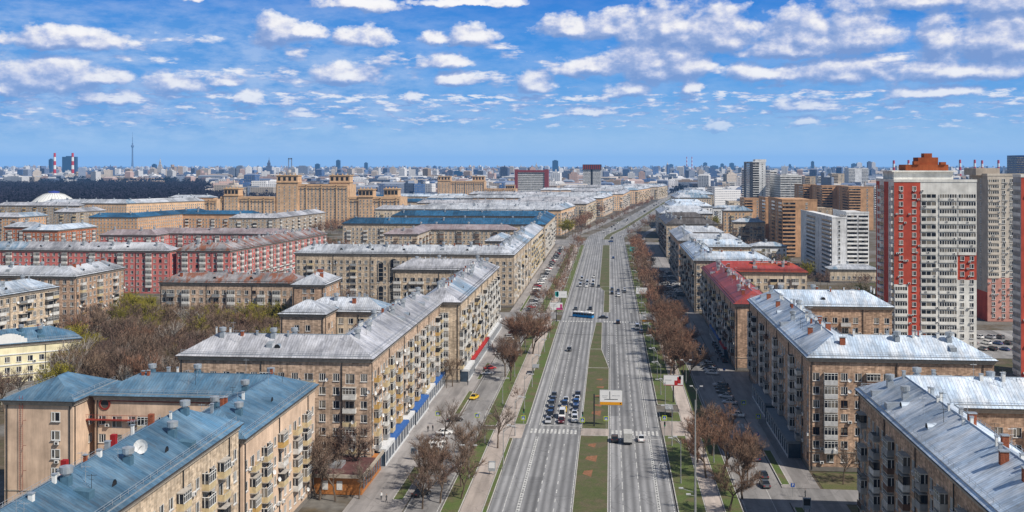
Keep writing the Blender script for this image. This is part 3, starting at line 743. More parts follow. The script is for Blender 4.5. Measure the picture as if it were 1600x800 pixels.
# right hinterland low blocks
rowsR = [((150, 1090), (205, 1090), 'pale roofed low block between brown towers and the white tower'), ((120, 1250), (190, 1250), 'grey roofed block behind the orange banded one'), ((95, 725), (120, 725), 'small white walled block beside the brown tower'),
         ((230, 1350), (300, 1350), 'low block at the feet of the ribbed brown blocks'), ((130, 640), (160, 640), 'little flat block in the trees beside the panel tower')]
for k, (a, b_, lab) in enumerate(rowsR):
    ribbon('apartment_block', lab, [a, b_], 15, 1, (16, 20, 15, 20, 8)[k], (Wtan2, Wwht, Wwht, Wtan2, Wcream)[k], (Rgrey2, Rpale)[k % 2], lod=2, rise=2.5, seed=110 + k, pat='wbw')

# --- one-off pieces on the near blocks
rb_ = [o for o in bpy.data.objects if o.get('label', '').startswith('raspberry red block')][0]
for zz in (6.6, 9.2):
    ln_ = offset([(-233, 547), (-203, 547), (-189, 692)], -.06); b = MB()
    for a_, c_ in zip(ln_[:-1], ln_[1:]):
        b.quad(a_ + (zz,), c_ + (zz,), c_ + (zz + .55,), a_ + (zz + .55,)); b.quad(a_ + (zz + .55,), c_ + (zz + .55,), (c_[0] - .1, c_[1] + .2, zz + .55), (a_[0] - .1, a_[1] + .2, zz + .55))
    b.build('white_band', WHITE, rb_)
corner = [o for o in bpy.data.objects if o.get('label', '').startswith('blue roofed corner block')][0]
b = MB()
for r_, m_, y_ in ((1.15, 0, .12), (.85, 1, .16)):
    n = 24
    for k in range(n):
        t0, t1 = 2 * PI * k / n, 2 * PI * (k + 1) / n
        b.tri((-102.6, 205.7 - y_, 21.3), (-102.6 + r_ * math.cos(t0), 205.7 - y_, 21.3 + r_ * math.sin(t0)), (-102.6 + r_ * math.cos(t1), 205.7 - y_, 21.3 + r_ * math.sin(t1)), m_)
for k in range(24):
    t0, t1 = 2 * PI * k / 24, 2 * PI * (k + 1) / 24
    for (ra, rb_, ya, yb) in ((1.1, 1.25, .12, .3), (1.25, .85, .3, .32)):
        b.quad(*[(-102.6 + q * math.cos(t), 205.7 - y, 21.3 + q * math.sin(t)) for (q, t, y) in ((ra, t0, ya), (ra, t1, ya), (rb_, t1, yb), (rb_, t0, yb))], 0)
MAROON = plain('maroon_paint', (.28, .04, .03), .6)
b.build('round_window', [MAROON, GLASS], corner)
b = MB(); b.box(-107, 204.8, 18.0, -92, 205.65, 18.2, 0); b.box(-102, 205.3, 21.9, -80, 205.65, 22.2, 0)
for k in range(15): b.tube((-106.8 + k, 204.9, 18.2), (-106.8 + k, 204.9, 19.1), .02, .02, 4, 0)
b.box(-107, 204.88, 19.1, -92, 204.94, 19.16, 0)
b.build('ledge', MAROON, corner)
pav = [o for o in bpy.data.objects if o.get('label', '').startswith('pinkish end pavilion')][0]
b = MB(); lx = -117.0; yy = 199.4
for dx in (-.35, .35): b.tube((lx + dx, yy, 5), (lx + dx, yy, 24), .04, .04, 4)
for k in range(47): b.tube((lx - .35, yy, 5 + k * .4), (lx + .35, yy, 5 + k * .4), .02, .02, 3)
for z in (9, 14, 19): b.tube((lx + .3, 199.7, z), (lx + 1.5, 198.7, z + .3), .04, .04, 4)
b.build('ladder', MAROON, pav)
wb = [(c, r) for c in (0,) for r in range(4)]
for r in range(5): inst('window', proto('window_P', W_PR, WM), pav, (-109.9, 199.74, 18.9 - 3.7 * r), PI, (1.25, 1, 1.1))
for r in (0, 1, 2): inst('air_conditioner', proto('air_conditioner', ac_mb(), [PLASTICW, IRON]), pav, (-109.6, 199.74, 14.4 - 3.7 * r), PI)
yel = [o for o in bpy.data.objects if o.name.startswith('yellow_house')][0]
d_ = norm2((-171.7 + 196.5, 329.1 - 309.6)); ph = math.atan2(d_[1], d_[0])
Ty = lambda p: (-196.5 + d_[0] * p[0] - d_[1] * p[1], 309.6 + d_[1] * p[0] + d_[0] * p[1], p[2])
b = MB()
for z in (3.3, 6.5, 9.8, 12.4): b.box(.8, .55, z, 31, .74, z + .35, 0, Ty)
for k in range(12):
    x = 4 + k * .9; h = 1.0 + 2.2 * math.sin(PI * (k + .5) / 12) ** .8
    b.box(x, .45, 13.42, x + .902, .95, 13.4 + h, 0, Ty)
b.build('pediment', WHITE, yel)

b3 = [o for o in bpy.data.objects if 'blue shop band' in o.get('label', '')][0]
BLUES = plain('blue_shop_sign', (.03, .13, .42), .5); SHOPW = plain('shop_white', (.7, .72, .74), .5); SHOPG = plain('shop_glass', (.06, .09, .13), .15, var=.5, scale=.4)
REDS = plain('red_shop_sign', (.45, .02, .02), .5)
def shopfront(root, X, y0, y1, sgn, sign, depth=2.2):
    x0, x1 = (X, X + depth) if sgn > 0 else (X - depth, X)
    b = MB(); b.box(x0, y0, 0, x1, y1, 3.4, 2); sb = MB(); sb.box(x0 - .15 * (sgn < 0), y0 - .1, 3.4, x1 + .15 * (sgn > 0), y1 + .1, 4.1, 0)
    xf = x1 if sgn > 0 else x0
    n = int((y1 - y0) / 3)
    for k in range(n + 1):
        y = y0 + (y1 - y0) * k / n; b.box(min(xf, xf + .08 * sgn), y - .15, 0, max(xf, xf + .08 * sgn), y + .15, 3.38, 1)
    b.box(min(xf, xf + .07 * sgn), y0, 0, max(xf, xf + .07 * sgn), y1, .55, 1)
    sb.build('sign_band', sign, b.build('shopfront', [sign, SHOPW, SHOPG], root))
shopfront(b3, -54.1, 240, 250, 1, SHOPW); shopfront(b3, -54.1, 250.3, 268, 1, BLUES); shopfront(b3, -54.1, 268.3, 278, 1, SHOPW, 1.9); shopfront(b3, -54.1, 279, 298, 1, BLUES); shopfront(b3, -54.1, 300, 314, 1, SHOPW, 1.4); shopfront(b3, -54.1, 314.3, 331, 1, BLUES, 1.6)
b4 = [o for o in bpy.data.objects if 'crowded white balconies' in o.get('label', '')][0]
shopfront(b4, -48.1, 336, 352, 1, SHOPW, 2.6); shopfront(b4, -48.1, 354, 400, 1, REDS, 2.0); shopfront(b4, -48.1, 402, 450, 1, SHOPW, 1.8)
b5 = [o for o in bpy.data.objects if o.get('label', '').startswith('brick corner block with a pale silver')][0]
GREYK = plain('grey_shop_panel', (.2, .23, .26), .6)
shopfront(b5, 45.4, 256, 290, -1, GREYK, 3.0); shopfront(b5, 45.4, 296, 322, -1, GREYK, 2.6)
b6 = [o for o in bpy.data.objects if o.get('label', '').startswith('red roofed brick block')][0]
shopfront(b6, 42.5, 385, 400, -1, REDS, 1.5); shopfront(b6, 42.5, 405, 440, -1, BLUES, 1.4)
# tall arches of the crossing block
b7 = [o for o in bpy.data.objects if 'tall dark entrance arches' in o.get('label', '')][0]
for (xc, w_, z0, z1) in ((-107, 4.6, 12.5, 21), (-113.5, 2.6, 12.5, 20.5), (-100.5, 2.6, 12.5, 20.5), (-107, 4.6, 1, 9), (-113.5, 2.6, 1, 8.5), (-100.5, 2.6, 1, 8.5)):
    b = MB(); y = 514.0; n = 12; r_ = w_ / 2
    b.quad((xc - r_, y, z0), (xc + r_, y, z0), (xc + r_, y, z1), (xc - r_, y, z1), 0)
    for k in range(n):
        t0, t1 = PI * k / n, PI * (k + 1) / n
        b.tri((xc, y, z1), (xc + r_ * math.cos(t0), y, z1 + r_ * math.sin(t0)), (xc + r_ * math.cos(t1), y, z1 + r_ * math.sin(t1)), 0)
        b.quad(*[(xc + q * math.cos(t), y - .1, z1 + q * math.sin(t)) for q, t in ((r_, t0), (r_ + .35, t0), (r_ + .35, t1), (r_, t1))], 1)
    for s in (-1, 1): b.box(xc + s * r_ - .17, y - .1, z0, xc + s * r_ + .17, y, z1, 1)
    for k in range(1, 4): b.box(xc - r_, y - .06, z0 + (z1 - z0) * k / 4, xc + r_, y - .01, z0 + (z1 - z0) * k / 4 + .2, 1)
    b.build('arch', [GLASS, TRIM], b7)

# wooden cafe pavilion in the bottom left
WOOD = plain('orange_wood', (.5, .2, .06), .6, var=.35, scale=2.5); PAVR = plain('maroon_pavilion_roof', (.13, .06, .055), .7, var=.5, scale=.5)
cafe = thing('cafe_pavilion', 'single storey wooden cafe pavilion with a flat maroon roof among bare trees', 'pavilion')
b = MB(); b.box(-66, 218.6, 0, -52.4, 231.6, 3.7, 0); b.box(-53.9, 231.604, 0, -52.4, 237.5, 3.7, 0)
b.build('wall', WOOD, cafe)
b = MB(); b.box(-66.6, 218.0, 3.9, -51.9, 232.2, 4.25, 0); b.box(-66.7, 217.9, 3.7, -51.8, 218.3, 4.4, 1); b.box(-52.2, 218.304, 3.7, -51.8, 238, 4.4, 1)
b.box(-62, 223, 4.25, -58, 227, 5.0, 2); b.build('roof', [PAVR, TRIM, GALV], cafe)
for y in np.arange(219.5, 237, 2.4):
    b = MB(); b.box(-52.39, y, .9, -52.33, y + 1.7, 3.1, 0); b.box(-52.33, y - .1, .8, -52.3, y, 3.2, 1); b.build('window', [SHOPG, MAROON], cafe)
for x in np.arange(-64, -55, 3.1):
    b = MB(); b.box(x, 218.52, 1, x + 1.2, 218.59, 2.9, 0); b.build('notice_panel', WHITE, cafe)

# ------------------------------------------------------------------ towers with flat roofs
def tower(name, label, x0, y0, x1, y1, H, floors, south, west, mats, cat='tower block', group=None, z0=0.0, roofbits=None, fhz=None):
    """south / west: list of (fraction, wall_index, kind, kind_low, wall_low) columns. kinds: w window, W pair, l loggia strip, g glazed strip, o blank"""
    root = thing(name, label, cat, group=group)
    nl = len(mats)
    b = MB(); g = MB(); bal = MB(); places = []; near_t = math.hypot((x0 + x1) / 2, y0) < 560
    fh = (H - 2.2) / floors
    for face, spec in (('s', south), ('w', west)):
        L = (x1 - x0) if face == 's' else (y1 - y0)
        if face == 's': P = lambda s, z, o=0: (x0 + s, y0 - o, z)
        else: P = lambda s, z, o=0: (x0 - o, y1 - s, z)
        rz = PI if face == 's' else PI / 2
        s = 0
        for col in spec:
            fr, wi_, kd = col[:3]; lowk = col[3] if len(col) > 3 else None
            w = fr * L
            bands = [(1.0, kd, wi_)] + (list(col[3:]) if lowk else [])      # (top fraction, kind, wall) from the top down
            for bi, (zt, _k, wl0) in enumerate(bands):
                zb_ = bands[bi + 1][0] if bi + 1 < len(bands) else 0
                b.quad(P(s, zb_ * H), P(s + w, zb_ * H), P(s + w, zt * H), P(s, zt * H), wl0)
            for r in range(floors):
                z = 1 + r * fh
                k = kd
                for (zt, _k, wl0) in bands:
                    if z + fh / 2 < zt * H: k = _k
                T = lambda p, P=P: P(p[0], p[2], p[1])
                zz0, zz1 = z + 1.05, z + fh - .5
                if k in 'wW':
                    nn = max(1, int(w / 3.2)) if k == 'W' else 1
                    for q in range(nn): places.append(P(s + w * (q + .5) / nn, z + .8) + (rz,))
                elif k in 'lg':
                    # loggia: dark band with parapet + mullions proud of the wall
                    ins = .3
                    if near_t: g = MB()
                    g.box(s + ins, .004, zz0, s + w - ins, .06, zz1, 0, T)
                    n_ = max(2, int((w - 2 * ins) / (.9 if k == 'g' else 1.5)))
                    for q in range(n_ + 1):
                        xx = s + ins + (w - 2 * ins) * q / n_; g.box(xx - .09, .06, zz0, xx + .09, .16, zz1, 1, T)
                    bal.box(s + ins - .1, .06, z - .1 + .1, s + w - ins + .1, .3, zz0 + .02, 0, T)
                    if near_t: g.build('loggia_glazing', [GLASS, WHITE], root); g = MB()
                elif k == 'b':
                    g.box(s + .5, .004, z + .1, s + w - .5, .05, zz1 + .2, 0, T)
                    bal.box(s + .3, .06, z, s + w - .3, 1.1, z + 1.05, 0, T)
            s += w
    T = None
    b.quad((x1, y0, 0), (x1, y1, 0), (x1, y1, H), (x1, y0, H), south[-1][1]); b.quad((x1, y1, 0), (x0, y1, 0), (x0, y1, H), (x1, y1, H), 0)
    b.box(x0 - .15, y0 - .15, H, x1 + .15, y0 + .25, H + 1.0, 0); b.box(x0 - .15, y0 + .25, H, x0 + .25, y1, H + 1.0, 0)
    b.quad((x0, y0, H + .1), (x1, y0, H + .1), (x1, y1, H + .1), (x0, y1, H + .1), 0)
    b.build('wall', mats, root)
    if not g.empty(): tag(g.build('glazing', [GLASS, WHITE], root), kind='stuff')
    if not bal.empty(): tag(bal.build('balcony', mats[0], root), kind='stuff')
    places.sort(key=lambda p: -p[2])
    near = math.hypot((x0 + x1) / 2, y0) < 560
    if near:
        ra = random.Random(len(label))
        for q in range(60):
            inst('air_conditioner', proto('air_conditioner', ac_mb(), [PLASTICW, IRON]), root, (x0 + ra.uniform(.03, .97) * (x1 - x0), y0 + .05, 1 + ra.randrange(0, floors) * fh + ra.uniform(.1, .6)), PI)
    k = 100 if near else 0
    for p in places[:k]: inst('window', proto('window_P', W_PR, WM), root, p[:3], p[3])
    if places[k:]:
        m = MB(); m.batch(W_PR, places[k:]); tag(m.build('window', WM, root), kind='stuff')
    if roofbits:
        for nm, boxes, mt in roofbits:
            m = MB()
            for bx in boxes: m.box(*bx)
            m.build(nm, mt, root)
    return root
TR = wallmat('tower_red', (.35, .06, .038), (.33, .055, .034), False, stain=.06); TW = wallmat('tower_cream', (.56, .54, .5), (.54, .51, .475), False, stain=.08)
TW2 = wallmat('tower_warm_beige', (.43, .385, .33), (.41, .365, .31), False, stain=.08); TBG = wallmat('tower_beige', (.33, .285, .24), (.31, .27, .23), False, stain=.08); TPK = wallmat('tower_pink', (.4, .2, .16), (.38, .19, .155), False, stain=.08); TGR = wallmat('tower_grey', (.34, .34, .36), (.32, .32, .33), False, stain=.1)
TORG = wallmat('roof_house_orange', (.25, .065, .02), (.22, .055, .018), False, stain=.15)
X0, Y0 = atd(1397, 398); X0r, _ = atd(1522, 398)
_c = 'modern tower blocks at the right'
tower('tower_block', 'red and cream residential tower with an orange stepped rooftop', X0, Y0, X0r, Y0 + 27, 63.6, 21,
      [(.17, 1, 'w', (.39, 'g', 0)), (.15, 1, 'w'), (.2, 0, 'o', (.95, 'l', 0)), (.02, 0, 'o'), (.23, 0, 'o', (.93, 'g', 0)), (.23, 0, 'o', (.93, 'g', 0), (.585, 'W', 1), (.42, 'W', 0))],
      [(.2, 1, 'w'), (.25, 0, 'b'), (.25, 1, 'o'), (.15, 0, 'w'), (.15, 0, 'b')], [TW, TR], 'tower block', _c,
      roofbits=[('penthouse', [(X0 + 2, Y0 + 8, 63.7, X0r - 6, Y0 + 24, 67.4, 0), (X0 + 1, Y0 + 7, 67.4, X0r - 5, Y0 + 25, 67.9, 0)], TW),
                ('rooftop_house', [(X0 + 7, Y0 + 10, 67.9, X0 + 23, Y0 + 20, 70.2, 0), (X0 + 12, Y0 + 11, 70.2, X0 + 19.5, Y0 + 18, 73.0, 0), (X0 + 14.5, Y0 + 12, 73, X0 + 17.5, Y0 + 16, 74.6, 0), (X0 + 10, Y0 + 9.5, 70.2, X0 + 12, Y0 + 12, 71.5, 0), (X0 + 20, Y0 + 9.5, 70.2, X0 + 22, Y0 + 12, 71.2, 0)], TORG)])
# lower red/cream step in the front of the tower: the south face low right part
X2, Y2 = atd(1543, 470); X2r, _ = atd(1597, 470)
tower('tower_block', 'beige residential tower with a pink foot beside the red and cream tower', X2, Y2, X2r, Y2 + 24, 65.2, 24,
      [(.34, 0, 'g', (.3, 'w', 1)), (.66, 0, 'W', (.3, 'W', 1))], [(.3, 3, 'w'), (.7, 3, 'w', (.2, 'o', 2))], [TW2, TPK, TR, TBG], 'tower block', _c,
      roofbits=[('penthouse', [(X2 - 3, Y2 + 6, 65.4, X2r - 8, Y2 + 22, 68.6, 0)], TBG)])
X3, Y3 = atd(1595.5, 345)
tower('tower_block', 'grey and red tower cut off by the right edge', X3, Y3, X3 + 25, Y3 + 7, 66, 22, [(.3, 1, 'w'), (.7, 0, 'g')], [(1, 2, 'g')], [TW, TR, TGR], 'tower block', _c)
TPN = wallmat('panel_concrete', (.66, .65, .62), (.6, .6, .58), False, stain=.2)
def T4(px0, px1, d, z, lab, mats, spec, wspec, depth, fl, nm='tower_block', cat='tower block', group=None, **k):
    a = atd(px0, d); b_ = atd(px1, d)
    return tower(nm, lab, a[0], a[1], b_[0], a[1] + depth, z, fl, spec, wspec, mats, cat, group, **k)
PNG = 'panel tower blocks right of the avenue'
T4(1300, 1322, 640, 37.5, 'stained grey panel tower with a bright white end wall', [TPN], [(1, 0, 'w')], [(.2, 0, 'o'), (.3, 0, 'b'), (.2, 0, 'w'), (.3, 0, 'b')], 105, 13, group=PNG, roofbits=None)
T4(1322.5, 1357, 668, 39.5, 'white panel block with rows of loggias behind the grey panel tower', [Wwht], [(.5, 0, 'b'), (.5, 0, 'b')], [(.5, 0, 'w'), (.5, 0, 'b')], 40, 14, group=PNG)
T4(1222, 1276, 800, 43, 'brown panel tower with shaded side, nearer of the pair', [Wbrw], [(.4, 0, 'b'), (.6, 0, 'w')], [(.25, 0, 'w'), (.25, 0, 'b'), (.25, 0, 'w'), (.25, 0, 'b')], 70, 14, group=PNG)
T4(1196, 1215, 880, 42, 'brown panel tower with a slanted sunlit edge, further of the pair', [Wbrw], [(1, 0, 'w')], [(.5, 0, 'w'), (.5, 0, 'b')], 40, 14, group=PNG)
for k, (p0, p1) in enumerate(((1255, 1275), (1284, 1318), (1326, 1364))):
    T4(p0, p1, 1250 - k * 60, 46, ('leftmost', 'middle', 'rightmost')[k] + ' of the three ribbed brown blocks behind the panel tower', [Wbrw], [(.5, 0, 'b'), (.5, 0, 'w')], [(.5, 0, 'w'), (.5, 0, 'b')], 60, 15, group='ribbed brown blocks')
BLKW = wallmat('black_white_tower', (.12, .12, .13), (.1, .1, .11), False, stain=.1)
T4(1176, 1196, 1450, 74, 'black and white tower with a curved crown', [Wwht, BLKW], [(.5, 1, 'b'), (.5, 0, 'w')], [(.3, 1, 'w'), (.4, 1, 'b'), (.3, 1, 'w')], 95, 22, roofbits=[('crown', [tuple(atd(1180, 1450)) + (74,) + (atd(1197, 1450)[0], atd(1197, 1450)[1] + 20, 78, 0)], Wwht)])
T4(1203, 1214, 1500, 62, 'white block leaning on the black and white tower', [Wwht, BLKW], [(1, 0, 'b')], [(1, 1, 'b')], 70, 18)
T4(1219, 1252, 1400, 56, 'broad white striped high-rise right of the black and white tower', [Wwht], [(.5, 0, 'l'), (.5, 0, 'l')], [(1, 0, 'l')], 85, 17)
T4(1326, 1356, 2200, 63, 'clean white ribbed high-rise over the brown blocks', [Wwht], [(.34, 0, 'g'), (.33, 0, 'o'), (.33, 0, 'g')], [(1, 0, 'w')], 40, 20)
T4(1589, 1640, 1600, 84, 'dark blue glass tower peeping over the right edge', [plain('blue_tower_glass', (.02, .06, .2), .3)], [(1, 0, 'l')], [(1, 0, 'l')], 40, 24)
# golden stalinist group
GOLD = 'golden ornate tower houses left of the avenue'
W_GOLD = proud(window_mb(1.8, 2.1, fr=.12)); TRIMG = plain('golden_cornice', (.62, .42, .24), .8, var=.2)
def gold(p0, p1, d, z, fl, lab, tows, depth=40):
    r = T4(p0, p1, d, z, lab, [Wora], [(1, 0, 'o')], [(1, 0, 'W')], depth, fl, group=GOLD)
    a, c_ = atd(p0, d), atd(p1, d); m = MB(); n = int((c_[0] - a[0]) / 4.3); fh_ = (z - 3) / fl
    m.batch(W_GOLD, [(a[0] + (c_[0] - a[0]) * (k + .5) / n, a[1], 1.2 + r_ * fh_, PI) for k in range(n) for r_ in range(fl)]); tag(m.build('window', WM, r), kind='stuff')
    m = MB()
    for k in range(0, n + 1, 4):
        xx = a[0] + (c_[0] - a[0]) * k / n; m.box(xx - .5, a[1] - .9, 0, xx + .5, a[1] - .004, z + .6, 0)
    for zz in (z - 3.4, z - .4): m.box(a[0] - .3, a[1] - 1.3, zz, c_[0] + .3, a[1] - .91, zz + .7, 0)
    m.build('pilaster', TRIMG, r)['kind'] = 'stuff'
    for (q0, q1, zt) in tows:
        a, c_ = atd(q0, d - 2.5), atd(q1, d - 2.5)
        b = MB(); b.box(a[0], a[1], 0, c_[0], a[1] + 16, zt, 0); b.box(a[0] - .8, a[1] - .8, zt - 8, c_[0] + .8, a[1] + 16.8, zt - 7.3, 1); b.box(a[0] - .8, a[1] - .8, zt, c_[0] + .8, a[1] + 16.8, zt + .8, 1)
        n = 4
        for k in range(n):
            xx = a[0] + (c_[0] - a[0]) * (k + .5) / n
            b.box(xx - 1.6, a[1] - .05, zt - 5.8, xx + 1.6, a[1] - .004, zt - 1.5, 2)
            b.box(xx - .5, a[1] + 2, zt + .8, xx + .5, a[1] + 3, zt + 2.6, 1)
        b.build('turret', [Wora, TRIMG, DARK], r)
        pl = [(a[0] + (c_[0] - a[0]) * (k + .5) / n, a[1], z_, PI) for k in range(n) for z_ in np.arange(4, zt - 11, 3.3)]
        m = MB(); m.batch(W_PR, pl); tag(m.build('window', WM, r), kind='stuff')
gold(432, 546, 1232, 47, 14, 'big golden slab house with two crowned corner towers', [(432, 466, 57.5), (515, 547, 57.5)])
gold(545, 627, 1150, 34.5, 10, 'stepped golden house with twin turrets below the big slab', [(560, 583, 43), (600, 622, 43.5)])
gold(345, 432, 1235, 32, 9, 'low golden wing with one turret left of the big slab', [(350, 373, 42)])
gold(684, 757, 2000, 39, 11, 'far reddish golden house with a pair of end towers', [(684, 704, 48), (738, 757, 48)])
gold(757, 806, 1900, 27, 8, 'low golden house right of the reddish pair', [(790, 804, 33)])
gold(303, 340, 1330, 26, 7, 'plain golden corner house at the end of the white roofs', [])
# slab with dark crown, hotel
r = T4(911, 939, 2300, 60, 'white slab office tower with a dark lattice crown', [Wwht, DARK], [(.42, 0, 'g'), (.12, 1, 'o'), (.46, 0, 'g')], [(1, 0, 'g')], 26, 20, cat='office tower')
a, c_ = atd(911, 2300), atd(939, 2300)
b = MB(); b.box(a[0] - 1, a[1] - 2, 60, c_[0] + 1, a[1] + 28, 71.5, 0)
for k in range(9): b.box(a[0] + k * 4.4, a[1] - 2.6, 61, a[0] + k * 4.4 + 2.2, a[1] - 2.01, 70.5, 1)
b.build('crown', [plain('dark_bronze', (.07, .05, .06), .5), MAROON], r)
r = T4(809, 851, 2000, 56, 'pale hotel slab set in a maroon frame', [Wwht], [(.5, 0, 'g'), (.5, 0, 'g')], [(1, 0, 'o')], 22, 16, cat='hotel')
a, c_ = atd(809, 1999), atd(851, 1999)
b = MB(); b.box(a[0] - 6, a[1] - 1, 0, a[0] - .1, a[1] + 24, 62, 0); b.box(c_[0] + .1, a[1] - 1, 0, c_[0] + 7, a[1] + 24, 62, 0); b.box(a[0] - .1, a[1] - 1, 56.5, c_[0] + .1, a[1] + 24, 60.5, 0)
b.build('frame', plain('maroon_wall', (.25, .05, .06), .7), r)
r = T4(1131, 1171, 995, 0.1 + 12, 'x', [Wwht], [(1, 0, 'w')], [(1, 0, 'w')], 10, 3) if False else None

T4(1229, 1247, 1480, 57, 'white striped high-rise half hidden behind the broad one', [Wwht], [(1, 0, 'l')], [(1, 0, 'l')], 40, 17)
T4(1166, 1175, 1560, 62, 'dark faceted high-rise stepping down left of the black and white tower', [BLKW, Wwht], [(.5, 0, 'b'), (.5, 1, 'w')], [(1, 0, 'b')], 50, 19)

nb = [o for o in bpy.data.objects if o.get('label', '').startswith('near brick block')][0]
inst('satellite_dish', proto('satellite_dish', dish_mb(), [PLASTICW, IRON]), nb, (-67.6, 146, 29.6), PI + .5, (2.3, 2.3, 2.3))
CHRED = plain('red_painted_vent', (.35, .02, .02), .6)
for (x, y, z) in ((-76.3, 141, 27.5), (-74.5, 152, 28.3), (-73.6, 163, 28.8)):
    b = MB(); b.box(x - .4, y - .4, z - 1, x + .4, y + .4, z + 1.1, 0); b.build('vent_pipe', CHRED if y < 160 else BRICKCH, nb)

MR = 'pale mid-rise blocks in the distance right of the avenue'
for p0_, p1_, d_2, z_, fl_, ml, lb in ((1138, 1158, 2050, 36, 11, Wwht, 'pale mid-rise left of the dark faceted tower'), (1258, 1274, 1800, 50, 14, Wtan2, 'sand coloured mid-rise right of the broad striped one'), (1279, 1296, 2150, 47, 13, Wwht, 'white mid-rise behind the ribbed brown blocks, left'), (1300, 1319, 2400, 50, 14, Wcream, 'cream mid-rise behind the ribbed brown blocks, centre'), (1366, 1374, 1500, 40, 12, Wwht, 'white mid-rise squeezed against the red and cream tower'),
    (1196, 1216, 1050, 28, 9, Wtan2, 'low sandy mid-rise in front of the striped towers'), (1139, 1156, 1250, 26, 8, Wcream, 'low cream mid-rise above the orange banded block'), (1163, 1190, 1150, 33, 10, Wbrw, 'brown mid-rise in front of the black and white tower'), (1268, 1300, 960, 30, 10, Wtan2, 'sandy block with white loggias behind the white slab')):
    T4(p0_, p1_, d_2, z_, lb, [ml], [(.5, 0, 'b'), (.5, 0, 'w')], [(.5, 0, 'w'), (.5, 0, 'b')], 40, fl_, group=MR)
# ------------------------------------------------------------------ ground, roads, grass
def ground_mat():
    m, N = newmat('city_ground')
    pos = N.n('ShaderNodeNewGeometry').outputs['Position']
    n1 = N.noise(pos, .03, 6, .65); n2 = N.noise(pos, .6, 4); n3 = N.noise(pos, .0035, 4)
    c = N.ramp(n1, [(.36, (.055, .07, .02)), (.46, (.1, .075, .045)), (.55, (.15, .14, .125)), (.66, (.19, .18, .165))])
    c = N.mix(1.0, c, N.ramp(n2, [(.3, .7), (.7, 1.15)]), 'MULTIPLY')
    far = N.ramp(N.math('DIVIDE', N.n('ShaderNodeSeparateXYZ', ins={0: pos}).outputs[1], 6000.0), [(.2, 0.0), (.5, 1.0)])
    c2 = N.ramp(n3, [(.4, (.012, .02, .035)), (.6, (.05, .06, .08))])  # distance haze painted into the ground: base colour turns navy far out
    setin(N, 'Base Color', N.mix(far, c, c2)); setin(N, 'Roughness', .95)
    return m
def asphalt_mat(name, base, tracks=False, x0=0, lane=3.4, var=.18):
    m, N = newmat(name)
    pos = N.n('ShaderNodeNewGeometry').outputs['Position']
    n1 = N.noise(N.vm('MULTIPLY', pos, (1, .18, 1)), .3, 5, .6); n2 = N.noise(pos, 9, 3); n3 = N.noise(N.vm('MULTIPLY', pos, (1, .06, 1)), .8, 4, .65)
    k = N.math('MULTIPLY', N.ramp(n1, [(.3, 1 - var), (.7, 1 + var)]), N.ramp(n2, [(.3, .9), (.7, 1.08)]))
    k = N.math('MULTIPLY', k, N.ramp(n3, [(.35, .88), (.6, 1.05)]))
    if tracks:
        x = N.n('ShaderNodeSeparateXYZ', ins={0: pos}).outputs[0]
        w = N.math('COSINE', N.math('MULTIPLY', N.math('SUBTRACT', x, x0), 4 * PI / lane))
        k = N.math('MULTIPLY', k, N.math('MULTIPLY_ADD', N.math('MULTIPLY', w, n1), .5, .92))
    cr = N.n('ShaderNodeTexVoronoi', feature='DISTANCE_TO_EDGE', ins={'Vector': N.vm('ADD', pos, N.noise(pos, .5, 3, out=1)), 'Scale': .16}).outputs[0]
    pt = N.n('ShaderNodeTexWhiteNoise', noise_dimensions='2D', ins={'Vector': N.vm('FLOOR', N.vm('MULTIPLY', N.vm('ADD', pos, (1.1, 0, 0)), (.29, .017, 0)))}).outputs[0]
    k = N.math('MULTIPLY', k, N.ramp(pt, [(0, .68), (.22, .9), (.7, 1.0), (1, 1.16)]))
    k = N.math('MULTIPLY', k, N.ramp(cr, [(.004, .72), (.012, 1.0)]))
    setin(N, 'Base Color', N.mix(1.0, base, k, 'MULTIPLY')); setin(N, 'Roughness', .8)
    return m
def grass_mat(name, g=(.075, .125, .02), d=(.13, .1, .055), bias=0.0):
    m, N = newmat(name)
    pos = N.n('ShaderNodeNewGeometry').outputs['Position']
    n1 = N.noise(pos, .16, 6, .7); n2 = N.noise(pos, 3.5, 4, .7)
    c = N.ramp(n1, [(.34 + bias, g), (.5 + bias, tuple(.7 * a + .3 * b for a, b in zip(g, d))), (.66 + bias, d)])
    c = N.mix(1.0, c, N.ramp(n2, [(.3, .6), (.7, 1.3)]), 'MULTIPLY')
    setin(N, 'Base Color', c); setin(N, 'Roughness', .95); bump(N, n2, .5, .1)
    return m
G0 = ground_mat()
ASPH = asphalt_mat('avenue_asphalt', (.25, .25, .255), True, -.3 + 1.0)
ASPL = asphalt_mat('avenue_asphalt_left', (.25, .25, .255), True, -7.8 - 1.7)
ASPS = asphalt_mat('service_asphalt', (.25, .24, .235), var=.3); ASPW = asphalt_mat('sidewalk_asphalt', (.29, .27, .26), var=.3)
PATH = asphalt_mat('path_paving', (.42, .36, .32), var=.25); CONC = plain('kerb_stone', (.5, .48, .46), .85, var=.3)
GRASS = grass_mat('verge_grass'); GRASS2 = grass_mat('median_grass', (.065, .09, .02), (.12, .095, .055), -.03); SOIL = plain('red_soil', (.27, .13, .07), .95, var=.4)
YARDG = grass_mat('yard_grass', (.08, .1, .02), (.15, .11, .07), -.05)
PAINT = plain('road_paint', (.62, .62, .6), .7, var=.6, scale=1.1)
